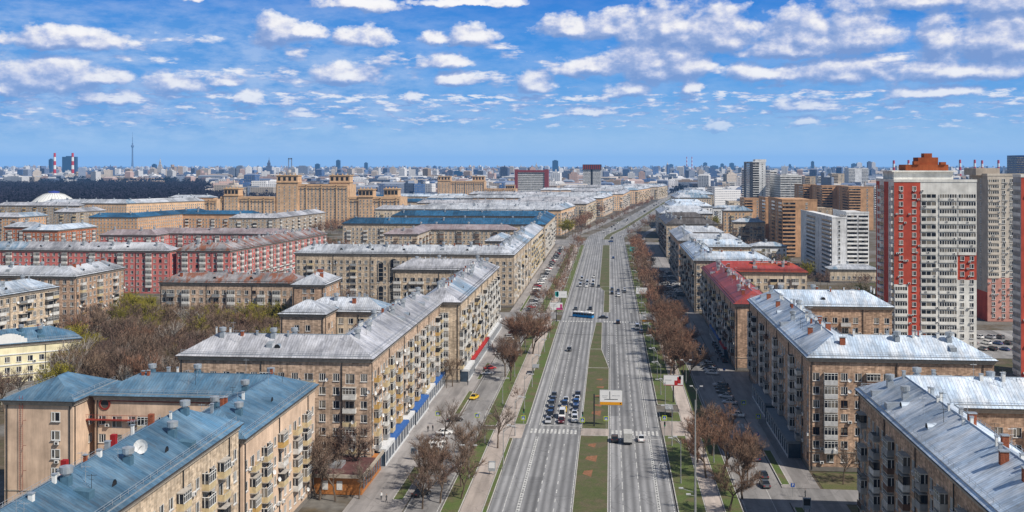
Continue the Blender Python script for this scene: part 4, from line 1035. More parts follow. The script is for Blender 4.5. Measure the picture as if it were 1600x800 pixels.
def sheet(name, polys, z, mt, kind='structure', kerb=None):
    b = MB()
    for p in polys:
        if len(p) == 4 and not isinstance(p[0], tuple): x0, y0, x1, y1 = p; p = [(x0, y0), (x1, y0), (x1, y1), (x0, y1)]
        b.quad(*[(x, y, z) for x, y in p], 0)
        if kerb:
            n = len(p)
            for i in range(n):
                a, c_ = p[i], p[(i + 1) % n]
                b.quad(a + (-.02,), c_ + (-.02,), c_ + (z,), a + (z,), 1)
                L = math.dist(a, c_)
                if L < .5: continue
                ux, uy = norm2((c_[0] - a[0], c_[1] - a[1])); T = lambda q, a=a, ux=ux, uy=uy: (a[0] + ux * q[0] - uy * q[1], a[1] + uy * q[0] + ux * q[1], q[2])
                b.box(0, 0.002, z - .05, L, .2, z + .03, 1, T)
    o = b.build(name, [mt] + ([kerb] if kerb else [])); o['kind'] = kind
    return o
sheet('ground', [(-30000, -500, 30000, 45000)], -.12, G0)
def bend(x, y):                     # the avenue turns gently right beyond the second crossing
    if y <= 990: return (x, y)
    t = y - 990
    return (x + .106 * t * min(1, t / 150), y)
def strip(x0, x1, ys): return [[bend(x0, a), bend(x1, a), bend(x1, c_), bend(x0, c_)] for a, c_ in zip(ys[:-1], ys[1:])]
YB = [990, 1020, 1060, 1110, 1170, 1400, 1800, 2400, 3400]
sheet('avenue', [(-24.5, 60, -7.6, 474)] + [(-22.1, 474, -7.6, 990)] + strip(-22.1, -6, YB), 0, ASPL)
sheet('avenue_roadway', [(-7.596, 60, 13.4, 990)] + strip(-5.99, 13.4, YB), 0, ASPH)
sheet('side_street', [(-170, 478, -24.6, 497.0), (13.6, 478, 60, 497), (-170, 926, -22.2, 985), (13.6, 930, 120, 960), (27, 349.9, 90, 361.8), (37, 222, 120, 232)], .004, ASPS)
sheet('service_road', [(-41.6, 60, -34.4, 477.9), (27.1, 60, 37.0, 477.9), (-41.6, 497.1, -34.4, 925.9), (27.1, 497.1, 36, 929.9)] + strip(-42, -33, YB[:-2]) + strip(27, 33, YB[:-2]), 0.0, ASPS)
sheet('sidewalk', [(-53.8, 60, -41.8, 477.8), (37.2, 232.1, 45.3, 349.8), (37.2, 60, 48.5, 221.9), (37.2, 361.9, 42.3, 477.8), (-47.5, 497.2, -41.8, 925.8), (36.2, 497.2, 42, 929.8)], .03, ASPW)
sheet('footpath', [(-30.2, 60, -25.9, 477.8), (19.6, 60, 23.0, 477.8), (-30.2, 497.2, -26.6, 925.8), (19.6, 497.2, 22.6, 929.8), (13.6, 274, 19.5, 289), (-25.8, 268, -22.6, 282)], .028, PATH)
def verge(name, polys, label, mt=GRASS):
    o = sheet(name, polys, .12, mt, kerb=CONC); o['kind'] = 'structure'; return o
verge('grass_verge', [(-25.8, 282.1, -22.3, 470), (-25.8, 60, -24.6, 267.9), (-25.8, 500, -22.3, 920), (13.7, 60, 19.5, 273.9), (13.7, 289.1, 19.5, 300), (13.7, 309, 19.5, 470), (13.7, 500, 19.5, 926), (23.1, 60, 26.9, 276), (23.1, 280, 26.9, 470), (23.1, 500, 26.9, 926)], '')
verge('grass_strip', [(-34.2, 60, -30.3, 276), (-34.2, 280, -30.3, 470), (-34.2, 500, -30.3, 920), (-43.6, 292, -41.9, 322), (-43.4, 340, -41.9, 368), (-43.4, 500, -41.9, 560), (-45.3, 216, -43.0, 240), (37.3, 234, 39.3, 262), (37.3, 196, 39.3, 219)], '')
verge('median', [[(-7.7, 60), (-.5, 60), (-.3, 272), (-7.7, 272)], [(-7.7, 279), (-.3, 279), (-.2, 363), (-7.7, 363)], [(-7.7, 363.01), (-.2, 363.01), (-3.1, 400), (-7.7, 400)], [(-7.7, 400.01), (-3.1, 400.01), (-3.3, 468), (-6.2, 468)], [(-3.2, 500), (-.2, 500), (-.1, 585), (-3.2, 585)], [(-3.2, 585.01), (-.1, 585.01), (-.1, 606), (-6.2, 606)], [(-6.2, 606.01), (-.1, 606.01), (-.1, 920), (-6.2, 920)]] + strip(-6.1, -.4, YB[:-1]), '', GRASS2)
sheet('median_crossing', [(-7.6, 272.05, -.3, 278.95)], .1, PATH)
b = MB()
for (x, y, w, l) in ((-3.2, 331, 2.2, 4), (-3.4, 318, 2.4, 5), (-3.6, 306, 2.2, 5), (-3.5, 343, 1.8, 3.5), (-4, 296, 2.6, 8), (-4.6, 262, 1.8, 5), (-4.6, 250, 2.6, 7), (-5.2, 238, 2.0, 7)):
    b.quad((x - w / 2, y, .127), (x + w / 2, y - l * .3, .127), (x + w / 2 + .3, y + l * .5, .127), (x - w / 3, y + l * .35, .127), 0)
b.build('flower_bed', SOIL)['kind'] = 'structure'
sheet('yard', [(-98, 250, -69, 303), (60.5, 260.5, 130, 334), (-46, 234, -46.01, 234.01), (46, 232.1, 88, 244.3), (48, 214.5, 90, 221.8), (62, 120, 90, 195)], -.05, YARDG)
sheet('car_park', [(118, 395, 215, 462)], -.03, ASPS)
# painted lines
b = MB(); ZP = .008
def ln(x0, y0, x1, y1): b.quad((x0, y0, ZP), (x1, y0, ZP), (x1, y1, ZP), (x0, y1, ZP), 0)
for x in (-18.9, -18.35, 9.75, 10.25): ln(x - .09, 60, x + .09, 270 if x < 0 else 273); ln(x - .09, 282, x + .09, 468); ln(x - .09, 500, x + .09, 920)
for yy in np.arange(100, 268, 1.7): ln(-18.8, yy, -18.45, yy + .75); ln(9.85, yy, 10.15, yy + .75)
for x in (-14.9, -11.4): 
    for yy in np.arange(100, 266, 6.2): ln(x - .1, yy, x + .1, yy + 2.3)
    for yy in np.arange(283, 466, 4.4): ln(x - .1, yy, x + .1, yy + 2.4)
    for yy in np.arange(500, 920, 6.2): ln(x - .1, yy, x + .1, yy + 2.4)
for x in (2.7, 6.2):
    for yy in np.arange(100, 271, 8): ln(x - .1, yy, x + .1, yy + 5.2)
    for yy in np.arange(283, 468, 6): ln(x - .1, yy, x + .1, yy + 3.0)
    for yy in np.arange(500, 920, 8): ln(x - .1, yy, x + .1, yy + 3.4)
for yy in np.arange(370, 466, 4.5): ln(-.6, yy, -.4, yy + 2)
for x in (-21.6, -7.95, 13.0, .1): ln(x - .08, 60, x + .08, 272); ln(x - .08, 280, x + .08, 466); ln(x - .08, 502, x + .08, 920)
for x in np.arange(-20.8, -8.2, 1.05): ln(x, 273.5, x + .55, 278.2)
for x in np.arange(.4, 12.6, 1.05): ln(x, 273.5, x + .55, 278.2)
for x in np.arange(-21, 12.6, 1.15):
    if not -7.6 < x < -3.2: ln(x, 469, x + .6, 472.5)
ln(-18.2, 281.6, -8.2, 282.1); ln(.2, 269.9, 12.8, 270.3); ln(-18.2, 499.6, -8, 500.2)
for yy in np.arange(29.5, 36.5, .95):
    b.quad((yy, 284.5, ZP), (yy + .5, 284.5, ZP), (yy + .5, 288.5, ZP), (yy, 288.5, ZP), 0)
for x in (-41.3, -34.8, 27.5, 33.6): ln(x - .06, 60, x + .06, 476)
for k in range(8):
    y0 = 242 + k * 5
# bus lane letter
b.quad((11.2, 246, ZP), (11.5, 246, ZP), (12.0, 249.4, ZP), (11.75, 249.4, ZP)); b.quad((12.5, 246, ZP), (12.8, 246, ZP), (12.2, 249.4, ZP), (12.0, 249.4, ZP)); b.quad((11.5, 247.2, ZP + .001), (12.5, 247.2, ZP + .001), (12.4, 247.7, ZP + .001), (11.6, 247.7, ZP + .001))
b.build('road_marking', PAINT)['kind'] = 'structure'
YP = plain('yellow_paint', (.6, .45, .12), .7)
# ------------------------------------------------------------------ street furniture
STEEL = plain('lamp_steel', (.42, .43, .43), .5, .4); LAMPH = plain('lamp_head_grey', (.55, .56, .57), .5)
def lamp_proto(label, H=11, arms=((-2.4, 0),), group=None):
    t = thing('street_lamp', label, 'street lamp', group=group)
    b = MB(); b.tube((0, 0, 0), (0, 0, H), .13, .08, 6); b.tube((0, 0, 0), (0, 0, 1.1), .2, .18, 6); b.build('pole', STEEL, t)
    for (dx, dy) in arms:
        b = MB(); pr = None
        for k in range(5):
            u = k / 4; p = (dx * u, dy * u, H - .9 + 1.5 * math.sin(u * PI / 2))
            if pr: b.tube(pr, p, .06, .05, 5)
            pr = p
        ar = b.build('arm', STEEL, t)
        b = MB(); b.box(dx - .45, dy - .16, H + .5, dx + .45, dy + .16, H + .72, 0); b.box(dx - .35, dy - .12, H + .44, dx + .35, dy + .12, H + .5, 1); b.build('lamp_head', [LAMPH, PLASTICW], ar)
    return t
l1 = lamp_proto('single arm street lamp on the grass beside the shaded side of the avenue', 9.5, ((-2.3, 0), (-1.2, .9)), 'street lamps on the right verge'); l1.location = (15.5, 233, 0)
for y in (264, 296, 322, 346, 372, 400, 430, 460, 520, 560, 600, 650, 700, 760, 820, 880): copy_tree(l1, loc=(15.4, y, 0))
l2 = lamp_proto('street lamp leaning over the lit carriageway from the left verge', 9.5, ((2.3, 0), (1.2, .9)), 'street lamps on the left verge'); l2.location = (-24.4, 240, 0)
for y in (270, 300, 330, 360, 392, 425, 458, 520, 560, 600, 650, 700, 760, 820, 880): copy_tree(l2, loc=(-24.4, y, 0))
l3 = lamp_proto('short two headed lamp standing between the service road and the path', 7, ((-1.4, 0), (1.4, 0)), 'path lamps'); l3.location = (-31.3, 232, 0)
for x, y in ((-31.3, 262), (-31.3, 306), (-31.3, 345), (-31.3, 390), (-31.3, 440), (24.3, 250), (24.3, 300), (24.3, 340), (24.3, 390), (24.3, 440)): copy_tree(l3, loc=(x, y, 0))
t = thing('lighting_mast', 'tall pale steel mast with lamp arms low down, standing nearest the camera', 'mast', (15.2, 190, 0))
b = MB(); b.tube((0, 0, 0), (0, 0, 12), .26, .2, 10); b.tube((0, 0, 12), (0, 0, 28), .2, .08, 10); b.build('pole', STEEL, t)
for (dx, dy, z) in ((-2.4, .3, 12), (-1.2, -1.2, 11.4)):
    b = MB(); b.tube((0, 0, z - .6), (dx, dy, z), .05, .05, 5); b.build('arm', STEEL, t)
    b = MB(); b.box(dx - .5, dy - .18, z - .05, dx + .3, dy + .18, z + .16, 0); b.build('lamp_head', LAMPH, t)
# crossing signs: white square on a yellow-green board
YG = plain('sign_yellow_green', (.5, .6, .02), .5, var=.05); SBLUE = plain('sign_blue', (.01, .09, .4), .5, var=.05); SWH = plain('sign_white', (.8, .8, .8), .5, var=.03)
def sign_proto():
    t = thing('crossing_sign', 'yellow green crossing sign on a grey post', 'road sign')
    b = MB(); b.tube((0, 0, 0), (0, 0, 3.4), .06, .05, 6); b.build('post', STEEL, t)
    b = MB(); b.box(-.62, -.1, 2.35, .62, -.06, 3.6, 0); b.box(-.44, -.115, 2.52, .44, -.102, 3.42, 1)
    b.tri((-.34, -.12, 2.62), (.34, -.12, 2.62), (0, -.12, 3.32), 2); b.tube((0, -.13, 2.75), (0, -.13, 3.1), .05, .05, 4, 3)
    b.build('board', [YG, SBLUE, SWH, DARK], t)
    return t
sg = sign_proto()
for k, (x, y, lab) in enumerate([(-22.9, 277.5, 'crossing sign at the left kerb of the avenue'), (-7.2, 276.5, 'crossing sign on the median end beside the waiting cars'), (-1.0, 278.7, 'crossing sign on the median beside the billboard mast'), (14.4, 281, 'crossing sign on the right kerb by the paved stop'),
                                 (28.6, 289, 'crossing sign beside the shaded service road zebra'), (37.6, 301, 'crossing sign on the sidewalk behind parked cars'), (39.4, 285, 'crossing sign in front of the grey shopfronts'), (-46.2, 280, 'crossing sign on the lit sidewalk next to two walkers'), (-35.4, 279, 'crossing sign between service road and lawn on the lit side')]):
    if k == 0: sg.location = (x, y, 0); sg['label'] = lab
    else: copy_tree(sg, lab, loc=(x, y, 0))
def parking_sign(x, y, lab):
    t = thing('parking_sign', lab, 'road sign', (x, y, 0)); b = MB(); b.tube((0, 0, 0), (0, 0, 2.9), .04, .04, 5); b.build('post', STEEL, t)
    b = MB(); b.box(-.4, -.08, 2.1, .4, -.05, 2.9, 0); b.box(-.13, -.1, 2.25, -.04, -.082, 2.78, 1); b.box(-.04, -.1, 2.7, .16, -.082, 2.78, 1); b.box(.09, -.1, 2.5, .17, -.082, 2.7, 1); b.box(-.04, -.1, 2.46, .16, -.082, 2.53, 1); b.build('board', [SBLUE, SWH], t)
parking_sign(38.4, 226, 'blue parking sign with white P on the grass by the corner block'); parking_sign(36.8, 268, 'blue parking sign at the end of the shaded car row'); parking_sign(37.6, 352, 'blue parking sign by the gap before the red roofed block')
# traffic lights
TLG = plain('signal_green', (.01, .4, .2), .4)
for k, (x, y, lab) in enumerate([(-23.2, 283, 'traffic light at the left end of the near crosswalk'), (14.0, 272, 'traffic light at the right end of the near crosswalk'), (-7.3, 281, 'traffic light on the median by the stop line'), (-23, 500, 'traffic light at the left corner of the far crossing'), (14.2, 475, 'traffic light at the right corner of the far crossing')]):
    t = thing('traffic_light', lab, 'traffic light', (x, y, 0)); b = MB(); b.tube((0, 0, 0), (0, 0, 4), .08, .07, 6); b.build('pole', STEEL, t)
    b = MB(); b.box(-.2, -.3, 3, .2, .1, 4.1, 0)
    for j, mm in enumerate((1, 1, 2)): b.box(-.12, -.33, 3.75 - j * .33, .12, -.302, 3.97 - j * .33, mm)
    b.build('signal_head', [IRON, DARK, TLG], t)
# billboards
ORG = plain('sign_orange', (.75, .33, .01), .5, var=.05); SRED = plain('sign_red', (.5, .03, .03), .5, var=.2); SGRY = plain('sign_grey_print', (.45, .47, .5), .5, var=.4, scale=1); STEAL = plain('sign_teal', (.02, .4, .38), .5, var=.1); SPK = plain('sign_pink', (.6, .08, .25), .5, var=.2)
def billboard(label, x, y, w, h, z, ox, design, rz=0):
    t = thing('billboard', label, 'billboard', (x, y, 0), rz); b = MB(); b.tube((0, .3, 0), (0, .3, z + h * .7), .2, .18, 8); b.tube((0, .3, z + h * .5), (ox, .3, z + h * .5), .12, .12, 6); b.build('post', IRON, t)
    b = MB(); b.box(ox - w / 2 - .12, -.12, z - .12, ox + w / 2 + .12, .12, z + h + .12, 0); b.build('frame', STEEL, t)
    b = MB(); b.quad((ox - w / 2, -.13, z), (ox + w / 2, -.13, z), (ox + w / 2, -.13, z + h), (ox - w / 2, -.13, z + h), 0)
    for (u0, v0, u1, v1, m) in design: b.box(ox - w / 2 + u0 * w, -.15, z + v0 * h, ox - w / 2 + u1 * w, -.134, z + v1 * h, m)
    b.build('poster', [SWH, ORG, SRED, SGRY, IRON, STEAL, SPK], t)
    return t
billboard('white billboard with an orange foot strip on the median by the waiting cars', -4.2, 281.5, 5.9, 3.9, 6.0, 4.5, [(0, 0, 1, .2, 1), (.43, .38, .46, .92, 4), (.2, .36, .8, .4, 4), (.1, .6, .36, .63, 3), (.55, .62, .9, .65, 3), (.12, .5, .3, .52, 3), (.9, .06, .95, .15, 4)])
billboard('white billboard with a red figure print above the right verge', 18.6, 312, 5.6, 2.9, 5.2, 0, [(.55, .05, .72, .5, 2), (.7, .2, .88, .85, 2), (.78, .6, .9, .95, 4), (.06, .5, .4, .56, 3), (0, 0, 1, .06, 2)])
billboard('small white billboard with grey print beyond the far crossing', 15.8, 530, 5.4, 3.0, 5.5, 0, [(.1, .4, .5, .46, 3), (.55, .3, .8, .36, 3)])
billboard('white and orange billboard just before the far crossing on the right', 15.8, 446, 4.6, 3.0, 4, 0, [(0, 0, 1, .25, 1), (.1, .6, .6, .66, 3)])
billboard('teal and white billboard at the left corner of the far crossing', -23.5, 507, 5.6, 3.1, 6, 0, [(0, .25, .3, .9, 5), (.1, .1, .24, .95, 5), (.5, .4, .9, .46, 3)])
billboard('pink and white billboard below the teal one at the left corner of the crossing', -23.8, 468, 5.6, 3.1, 5.5, 0, [(.5, 0, 1, .3, 6), (.8, .2, .97, .8, 6), (.1, .5, .6, .56, 3), (.1, .7, .5, .75, 3)])
billboard('small teal sign board on the right verge far up the avenue', 18, 800, 6, 3, 5, 0, [(0, 0, 1, 1, 5)])
# bus shelter, boards, bins
t = thing('bus_shelter', 'glass bus shelter on the paved stop by the right kerb', 'bus shelter', (16.5, 296, 0))
b = MB(); b.box(-1.2, -3, 2.4, 1.0, 3, 2.55, 0); b.build('roof', STEEL, t)
b = MB(); b.box(.8, -2.9, .3, .86, 2.9, 2.3, 0); b.build('glass_wall', SHOPG, t)
for y in (-2.8, 2.8):
    b = MB(); b.tube((.83, y, 0), (.83, y, 2.4), .06, .06, 5); b.build('post', IRON, t)
b = MB(); b.box(.1, -1.8, .42, .6, 1.8, .5, 0); b.build('bench', WOOD, t)
t = thing('bus_shelter', 'bus shelter on the left verge in front of bare trees', 'bus shelter', (-25, 352, 0), PI)
b = MB(); b.box(-1.2, -3, 2.4, 1.0, 3, 2.55, 0); b.build('roof', STEEL, t)
b = MB(); b.box(.8, -2.9, .3, .86, 2.9, 2.3, 0); b.build('glass_wall', SHOPG, t)
for y in (-2.8, 2.8):
    b = MB(); b.tube((.83, y, 0), (.83, y, 2.4), .06, .06, 5); b.build('post', IRON, t)
for k, (x, y, lab) in enumerate([(-26.6, 236, 'light grey notice kiosk on the path near the bottom edge'), (-46.3, 246, 'grey traffic notice board standing on the lit sidewalk'), (39.5, 216, 'dark advertising column on the grass below the corner block')]):
    t = thing('notice_kiosk', lab, 'notice board', (x, y, 0)); b = MB(); b.tube((-.5, 0, 0), (-.5, 0, .8), .05, .05, 5); b.tube((.5, 0, 0), (.5, 0, .8), .05, .05, 5); b.build('leg', IRON, t)
    b = MB(); b.box(-.8, -.2, .8, .8, .2, 3.0, 0); b.box(-.66, -.215, 1.5, .66, -.202, 2.8, 1); b.build('board', [GALV, (SWH, SHOPG, IRON)[k]], t)
# overhead cable across the avenue
b = MB()
for k in range(16):
    u0, u1 = k / 16, (k + 1) / 16; f_ = lambda u: (-34 + 66 * u, 384, 9.5 - 6 * u * (1 - u) * 1.0)
    b.tube(f_(u0), f_(u1), .04, .04, 4, 0, False)
tag(b.build('overhead_cable', IRON), 'thin dark cable slung across the whole avenue', 'cable')

# ------------------------------------------------------------------ cars
def car_meshes(kind):
    L, W = (4.5, 1.8) if kind == 'sedan' else (4.6, 1.88) if kind == 'suv' else (5.4, 2.0)
    body = MB(); h = L / 2
    if kind == 'sedan': st = [(-h, .45, .62), (-h + .12, .3, .78), (-h + .95, .25, .93), (-.3, .25, .96), (h - 1.35, .25, .9), (h - .25, .28, .74), (h, .42, .6)]; cab = [(-h + .85, .93), (-h + 1.55, 1.42), (.35, 1.46), (1.15, .92)]
    elif kind == 'suv': st = [(-h, .5, .9), (-h + .1, .35, 1.1), (-h + .5, .3, 1.15), (-.3, .3, 1.12), (h - 1.2, .3, 1.06), (h - .2, .32, .92), (h, .45, .7)]; cab = [(-h + .12, 1.12), (-h + .45, 1.66), (.3, 1.7), (1.15, 1.08)]
    else: st = [(-h, .4, 1.0), (-h + .05, .3, 1.15), (-h + .4, .28, 1.2), (.2, .28, 1.2), (h - .9, .28, 1.15), (h - .15, .3, .95), (h, .4, .7)]; cab = [(-h + .05, 1.18), (-h + .15, 2.3), (1.1, 2.3), (1.9, 1.16)]
    ring = []
    for (y, zb, zt) in st:
        e = W / 2 * (1 - .16 * (abs(y) / h) ** 4); k = body.n
        for p in ((-e, y, zb), (e, y, zb), (e * 1.0, y, (zb + zt) / 2), (e * .9, y, zt), (-e * .9, y, zt), (-e * 1.0, y, (zb + zt) / 2)): body.vert(p)
        ring.append(k)
    for a, c_ in zip(ring[:-1], ring[1:]):
        for j in range(6):
            j2 = (j + 1) % 6; body.q.append((a + j, a + j2, c_ + j2, c_ + j)); body.qm.append(0); body.quv.append(None)
    for r_, o_ in ((ring[0], 1), (ring[-1], 0)):
        body.q.append((r_, r_ + 1, r_ + 2, r_ + 5)); body.q.append((r_ + 5, r_ + 2, r_ + 3, r_ + 4)); body.qm += [0, 0]; body.quv += [None, None]
    wb_, wt = W / 2 * .88, W / 2 * .72
    (y0, z0), (y1, z1), (y2, z2), (y3, z3) = cab
    body.quad((-wt, y1, z1), (wt, y1, z1), (wt, y2, z2), (-wt, y2, z2), 0)       # roof panel
    for s in (-1, 1):                                                          # pillars
        for (ya, za, yb, zb2) in ((y0, z0, y1, z1), (y3, z3, y2, z2), ((y1 + y2) / 2, z0, (y1 + y2) / 2, z1)):
            body.tube((s * wb_, ya, za), (s * wt, yb, zb2), .05, .05, 4, 0)
        if kind == 'van': body.quad((s * (wb_ + .01), y0, z0), (s * (wb_ + .01), .5, z0), (s * (wt + .02), .5, z1), (s * (wt + .02), y1, z1), 0)
    glass = MB(); f = .985
    glass.quad((-wb_ * f, y3, z3), (wb_ * f, y3, z3), (wt * f, y2, z2 - .03), (-wt * f, y2, z2 - .03), 0); glass.quad((-wb_ * f, y0, z0), (wb_ * f, y0, z0), (wt * f, y1, z1 - .03), (-wt * f, y1, z1 - .03), 0)
    for s in (-1, 1): glass.quad((s * wb_ * f, y0, z0), (s * wb_ * f, y3, z3), (s * wt * f, y2, z2 - .03), (s * wt * f, y1, z1 - .03), 0)
    return body, glass, L, W
CPAINT, Nn = newmat('car_paint'); oc = Nn.n('ShaderNodeObjectInfo').outputs['Color']; setin(Nn, 'Base Color', oc); setin(Nn, 'Roughness', .3); Nn.b.inputs['Coat Weight'].default_value = .6; Nn.b.inputs['Coat Roughness'].default_value = .08
CGLASS = plain('car_glass', (.015, .018, .022), .08, var=.1, spec=.6); TYRE = plain('tyre_rubber', (.02, .02, .02), .85); RIM = plain('wheel_rim', (.35, .35, .36), .35, .6); HLAMP = plain('headlight_glass', (.75, .76, .78), .15, var=0); TLAMP = plain('tail_light_red', (.35, .01, .01), .3, var=0); PLATE = plain('bumper_black', (.03, .03, .03), .6)
def wheel_mb():
    b = MB(); b.tube((-.11, 0, 0), (.11, 0, 0), .33, .33, 12, 0); b.tube((-.12, 0, 0), (.121, 0, 0), .2, .2, 8, 1); return b
CARK = {}
for kd in ('sedan', 'suv', 'van'):
    body, glass, L, W = car_meshes(kd)
    far = MB(); far.batch(body, [(0, 0, 0, 0)]); g2 = MB(); g2.v = glass.v; g2.n = glass.n; g2.q = glass.q; g2.qm = [1] * len(glass.q); g2.quv = glass.quv
    far.batch(g2, [(0, 0, 0, 0)])
    w_ = MB()
    for sx_ in (-1, 1):
        for sy_ in (-1, 1): w_.tube((sx_ * (W / 2 - .2), sy_ * L * .3, .33), (sx_ * (W / 2 + .01), sy_ * L * .3, .33), .33, .33, 8, 2)
    far.batch(w_, [(0, 0, 0, 0)])
    CARK[kd] = (body.mesh('car_body_' + kd, CPAINT, True) if False else body.mesh('car_body_' + kd, CPAINT), glass.mesh('car_glass_' + kd, CGLASS), far.mesh('car_' + kd, [CPAINT, CGLASS, TYRE]), L, W)
WHM = wheel_mb().mesh('wheel', [TYRE, RIM])
hb = MB(); hb.box(-.2, -.05, 0, .2, .05, .14, 0); HLM = hb.mesh('headlight', HLAMP); hb2 = MB(); hb2.box(-.2, -.04, 0, .2, .04, .15, 0); TLM = hb2.mesh('tail_light', TLAMP)
CCOL = {'white': (.75, .75, .74, 1), 'black': (.015, .015, .017, 1), 'silver': (.42, .43, .45, 1), 'dark grey': (.07, .075, .08, 1), 'navy blue': (.01, .018, .05, 1), 'red': (.35, .02, .02, 1), 'yellow': (.75, .5, .02, 1), 'dark red': (.1, .01, .015, 1), 'blue': (.02, .06, .18, 1), 'beige': (.35, .3, .22, 1)}
def car(x, y, yaw, col, kd='sedan', label=None, group=None, cat='car'):
    bm, gm, fm, L, W = CARK[kd]
    near = y < 470
    c4 = CCOL[col]
    if not near:
        o = inst('car', fm, None, (x, y, .01), yaw, color=c4); return tag(o, label, cat, group)
    t = thing('car', label, cat, (x, y, .01), yaw, group)
    inst('body', bm, t, (0, 0, 0), color=c4); inst('cabin_glass', gm, t, (0, 0, 0))
    for sx_ in (-1, 1):
        for sy_ in (-1, 1): inst('wheel', WHM, t, (sx_ * (W / 2 - .1), sy_ * L * .3, .33))
        inst('headlight', HLM, t, (sx_ * W * .33, L / 2 - .1, .6 if kd == 'sedan' else .75)); inst('tail_light', TLM, t, (sx_ * W * .34, -L / 2 + .06, .66 if kd == 'sedan' else .85))
    return t
# queue at the stop line, facing the camera (yaw = pi)
for (x, ys, lane) in ((-16.6, [('silver', 'sedan'), ('black', 'suv'), ('navy blue', 'sedan'), ('dark grey', 'suv'), ('navy blue', 'sedan'), ('dark grey', 'sedan')], 'kerb side'), (-13.1, [('dark red', 'sedan'), ('white', 'van'), ('yellow', 'sedan'), ('navy blue', 'suv'), ('white', 'sedan')], 'middle'), (-9.7, [('white', 'suv'), ('white', 'sedan'), ('navy blue', 'sedan'), ('blue', 'suv'), ('white', 'sedan'), ('navy blue', 'sedan')], 'median side')):
    for k, (c_, kd) in enumerate(ys):
        pos = ['at the front', 'second', 'third', 'fourth', 'fifth', 'sixth'][k]
        car(x + R.uniform(-.2, .2), 285.5 + k * 6.3 + R.uniform(-.3, .3) + (2 if x > -10 else 0), PI, c_, kd, '%s %s %s in the %s lane waiting at the crosswalk' % (c_, {'sedan': 'car', 'suv': 'off-road car', 'van': 'van'}[kd], pos, lane), 'cars waiting at the near crosswalk')
car(1.2, 267.5, 0, 'black', 'suv', 'black car just past the near crosswalk beside a truck'); car(7.9, 268.5, 0, 'white', 'sedan', 'white car just past the near crosswalk in the outer lane')
t = thing('box_truck', 'small truck with a pale box body passing the near crosswalk', 'truck', (4.5, 267, .01))
b = MB(); b.box(-1.05, -3.3, .75, 1.05, 1.4, 2.9, 0); b.build('box_body', plain('truck_box', (.5, .5, .48), .6), t)
b = MB(); b.box(-.98, 1.5, .5, .98, 3.1, 1.5, 0); b.quad((-.95, 3.1, 1.5), (.95, 3.1, 1.5), (.85, 2.6, 2.3), (-.85, 2.6, 2.3), 1); b.box(-.9, 1.5, 1.5, .9, 2.6, 2.3, 0); b.build('cab', [SWH, CGLASS], t)
b = MB(); b.box(-.95, -3.3, .45, .95, 1.5, .72, 0); b.build('chassis', IRON, t)
for sx_ in (-.9, .9):
    for sy_ in (-2.1, 2.2): inst('wheel', WHM, t, (sx_, sy_, .38), sc=(1.3, 1.15, 1.15))
car(-15.3, 396, PI, 'black', 'sedan', 'lone black car driving towards the camera on the open left carriageway')
car(-16.5, 508, PI, 'dark grey', 'sedan', 'dark grey car entering the far crossing near the kerb'); car(-9.5, 510, PI, 'black', 'sedan', 'black car entering the far crossing beside the median')
car(-3.0, 481, -PI / 2, 'black', 'sedan', 'black car turning through the middle of the far crossing'); car(3.5, 466, 0, 'black', 'suv', 'black off-road car at the far zebra in the inner lane'); car(11.6, 452, 0, 'silver', 'van', 'silver van at the kerb just before the far crossing'); car(13.0, 441, 0, 'dark grey', 'sedan', 'dark grey car behind the silver van at the right kerb')
car(11.2, 250 + 24, 0, 'dark grey', 'sedan', 'x') if False else None
# bus
BB = plain('bus_blue', (.01, .22, .55), .35, var=.1)
t = thing('bus', 'long blue and white city bus turning through the far crossing', 'bus', (-12.2, 483, .01), rad(62)); t.scale = (.85, .85, .85)
b = MB(); b.box(-1.25, -6, .35, 1.25, 6, 1.5, 0); b.box(-1.24, -5.97, 2.6, 1.24, 5.97, 3.1, 1); b.box(-.9, -4, 3.1, .9, -1, 3.35, 1); b.box(-.8, 1, 3.1, .8, 3.4, 3.3, 1); b.build('body', [BB, SWH], t)
b = MB(); b.box(-1.2, -5.95, 1.5, 1.2, 5.95, 2.6, 0)
b.build('window', CGLASS, t)
b = MB()
for k in range(8):
    y = -5.95 + k * 1.68
    for s in (-1, 1): b.box(s * 1.22 - .025, y, 1.5, s * 1.22 + .025, y + .12, 2.6, 0)
b.build('pillar', BB, t)
for sx_ in (-1.15, 1.15):
    for sy_ in (-3.2, 3.6): inst('wheel', WHM, t, (sx_, sy_, .45), sc=(1.4, 1.4, 1.4))
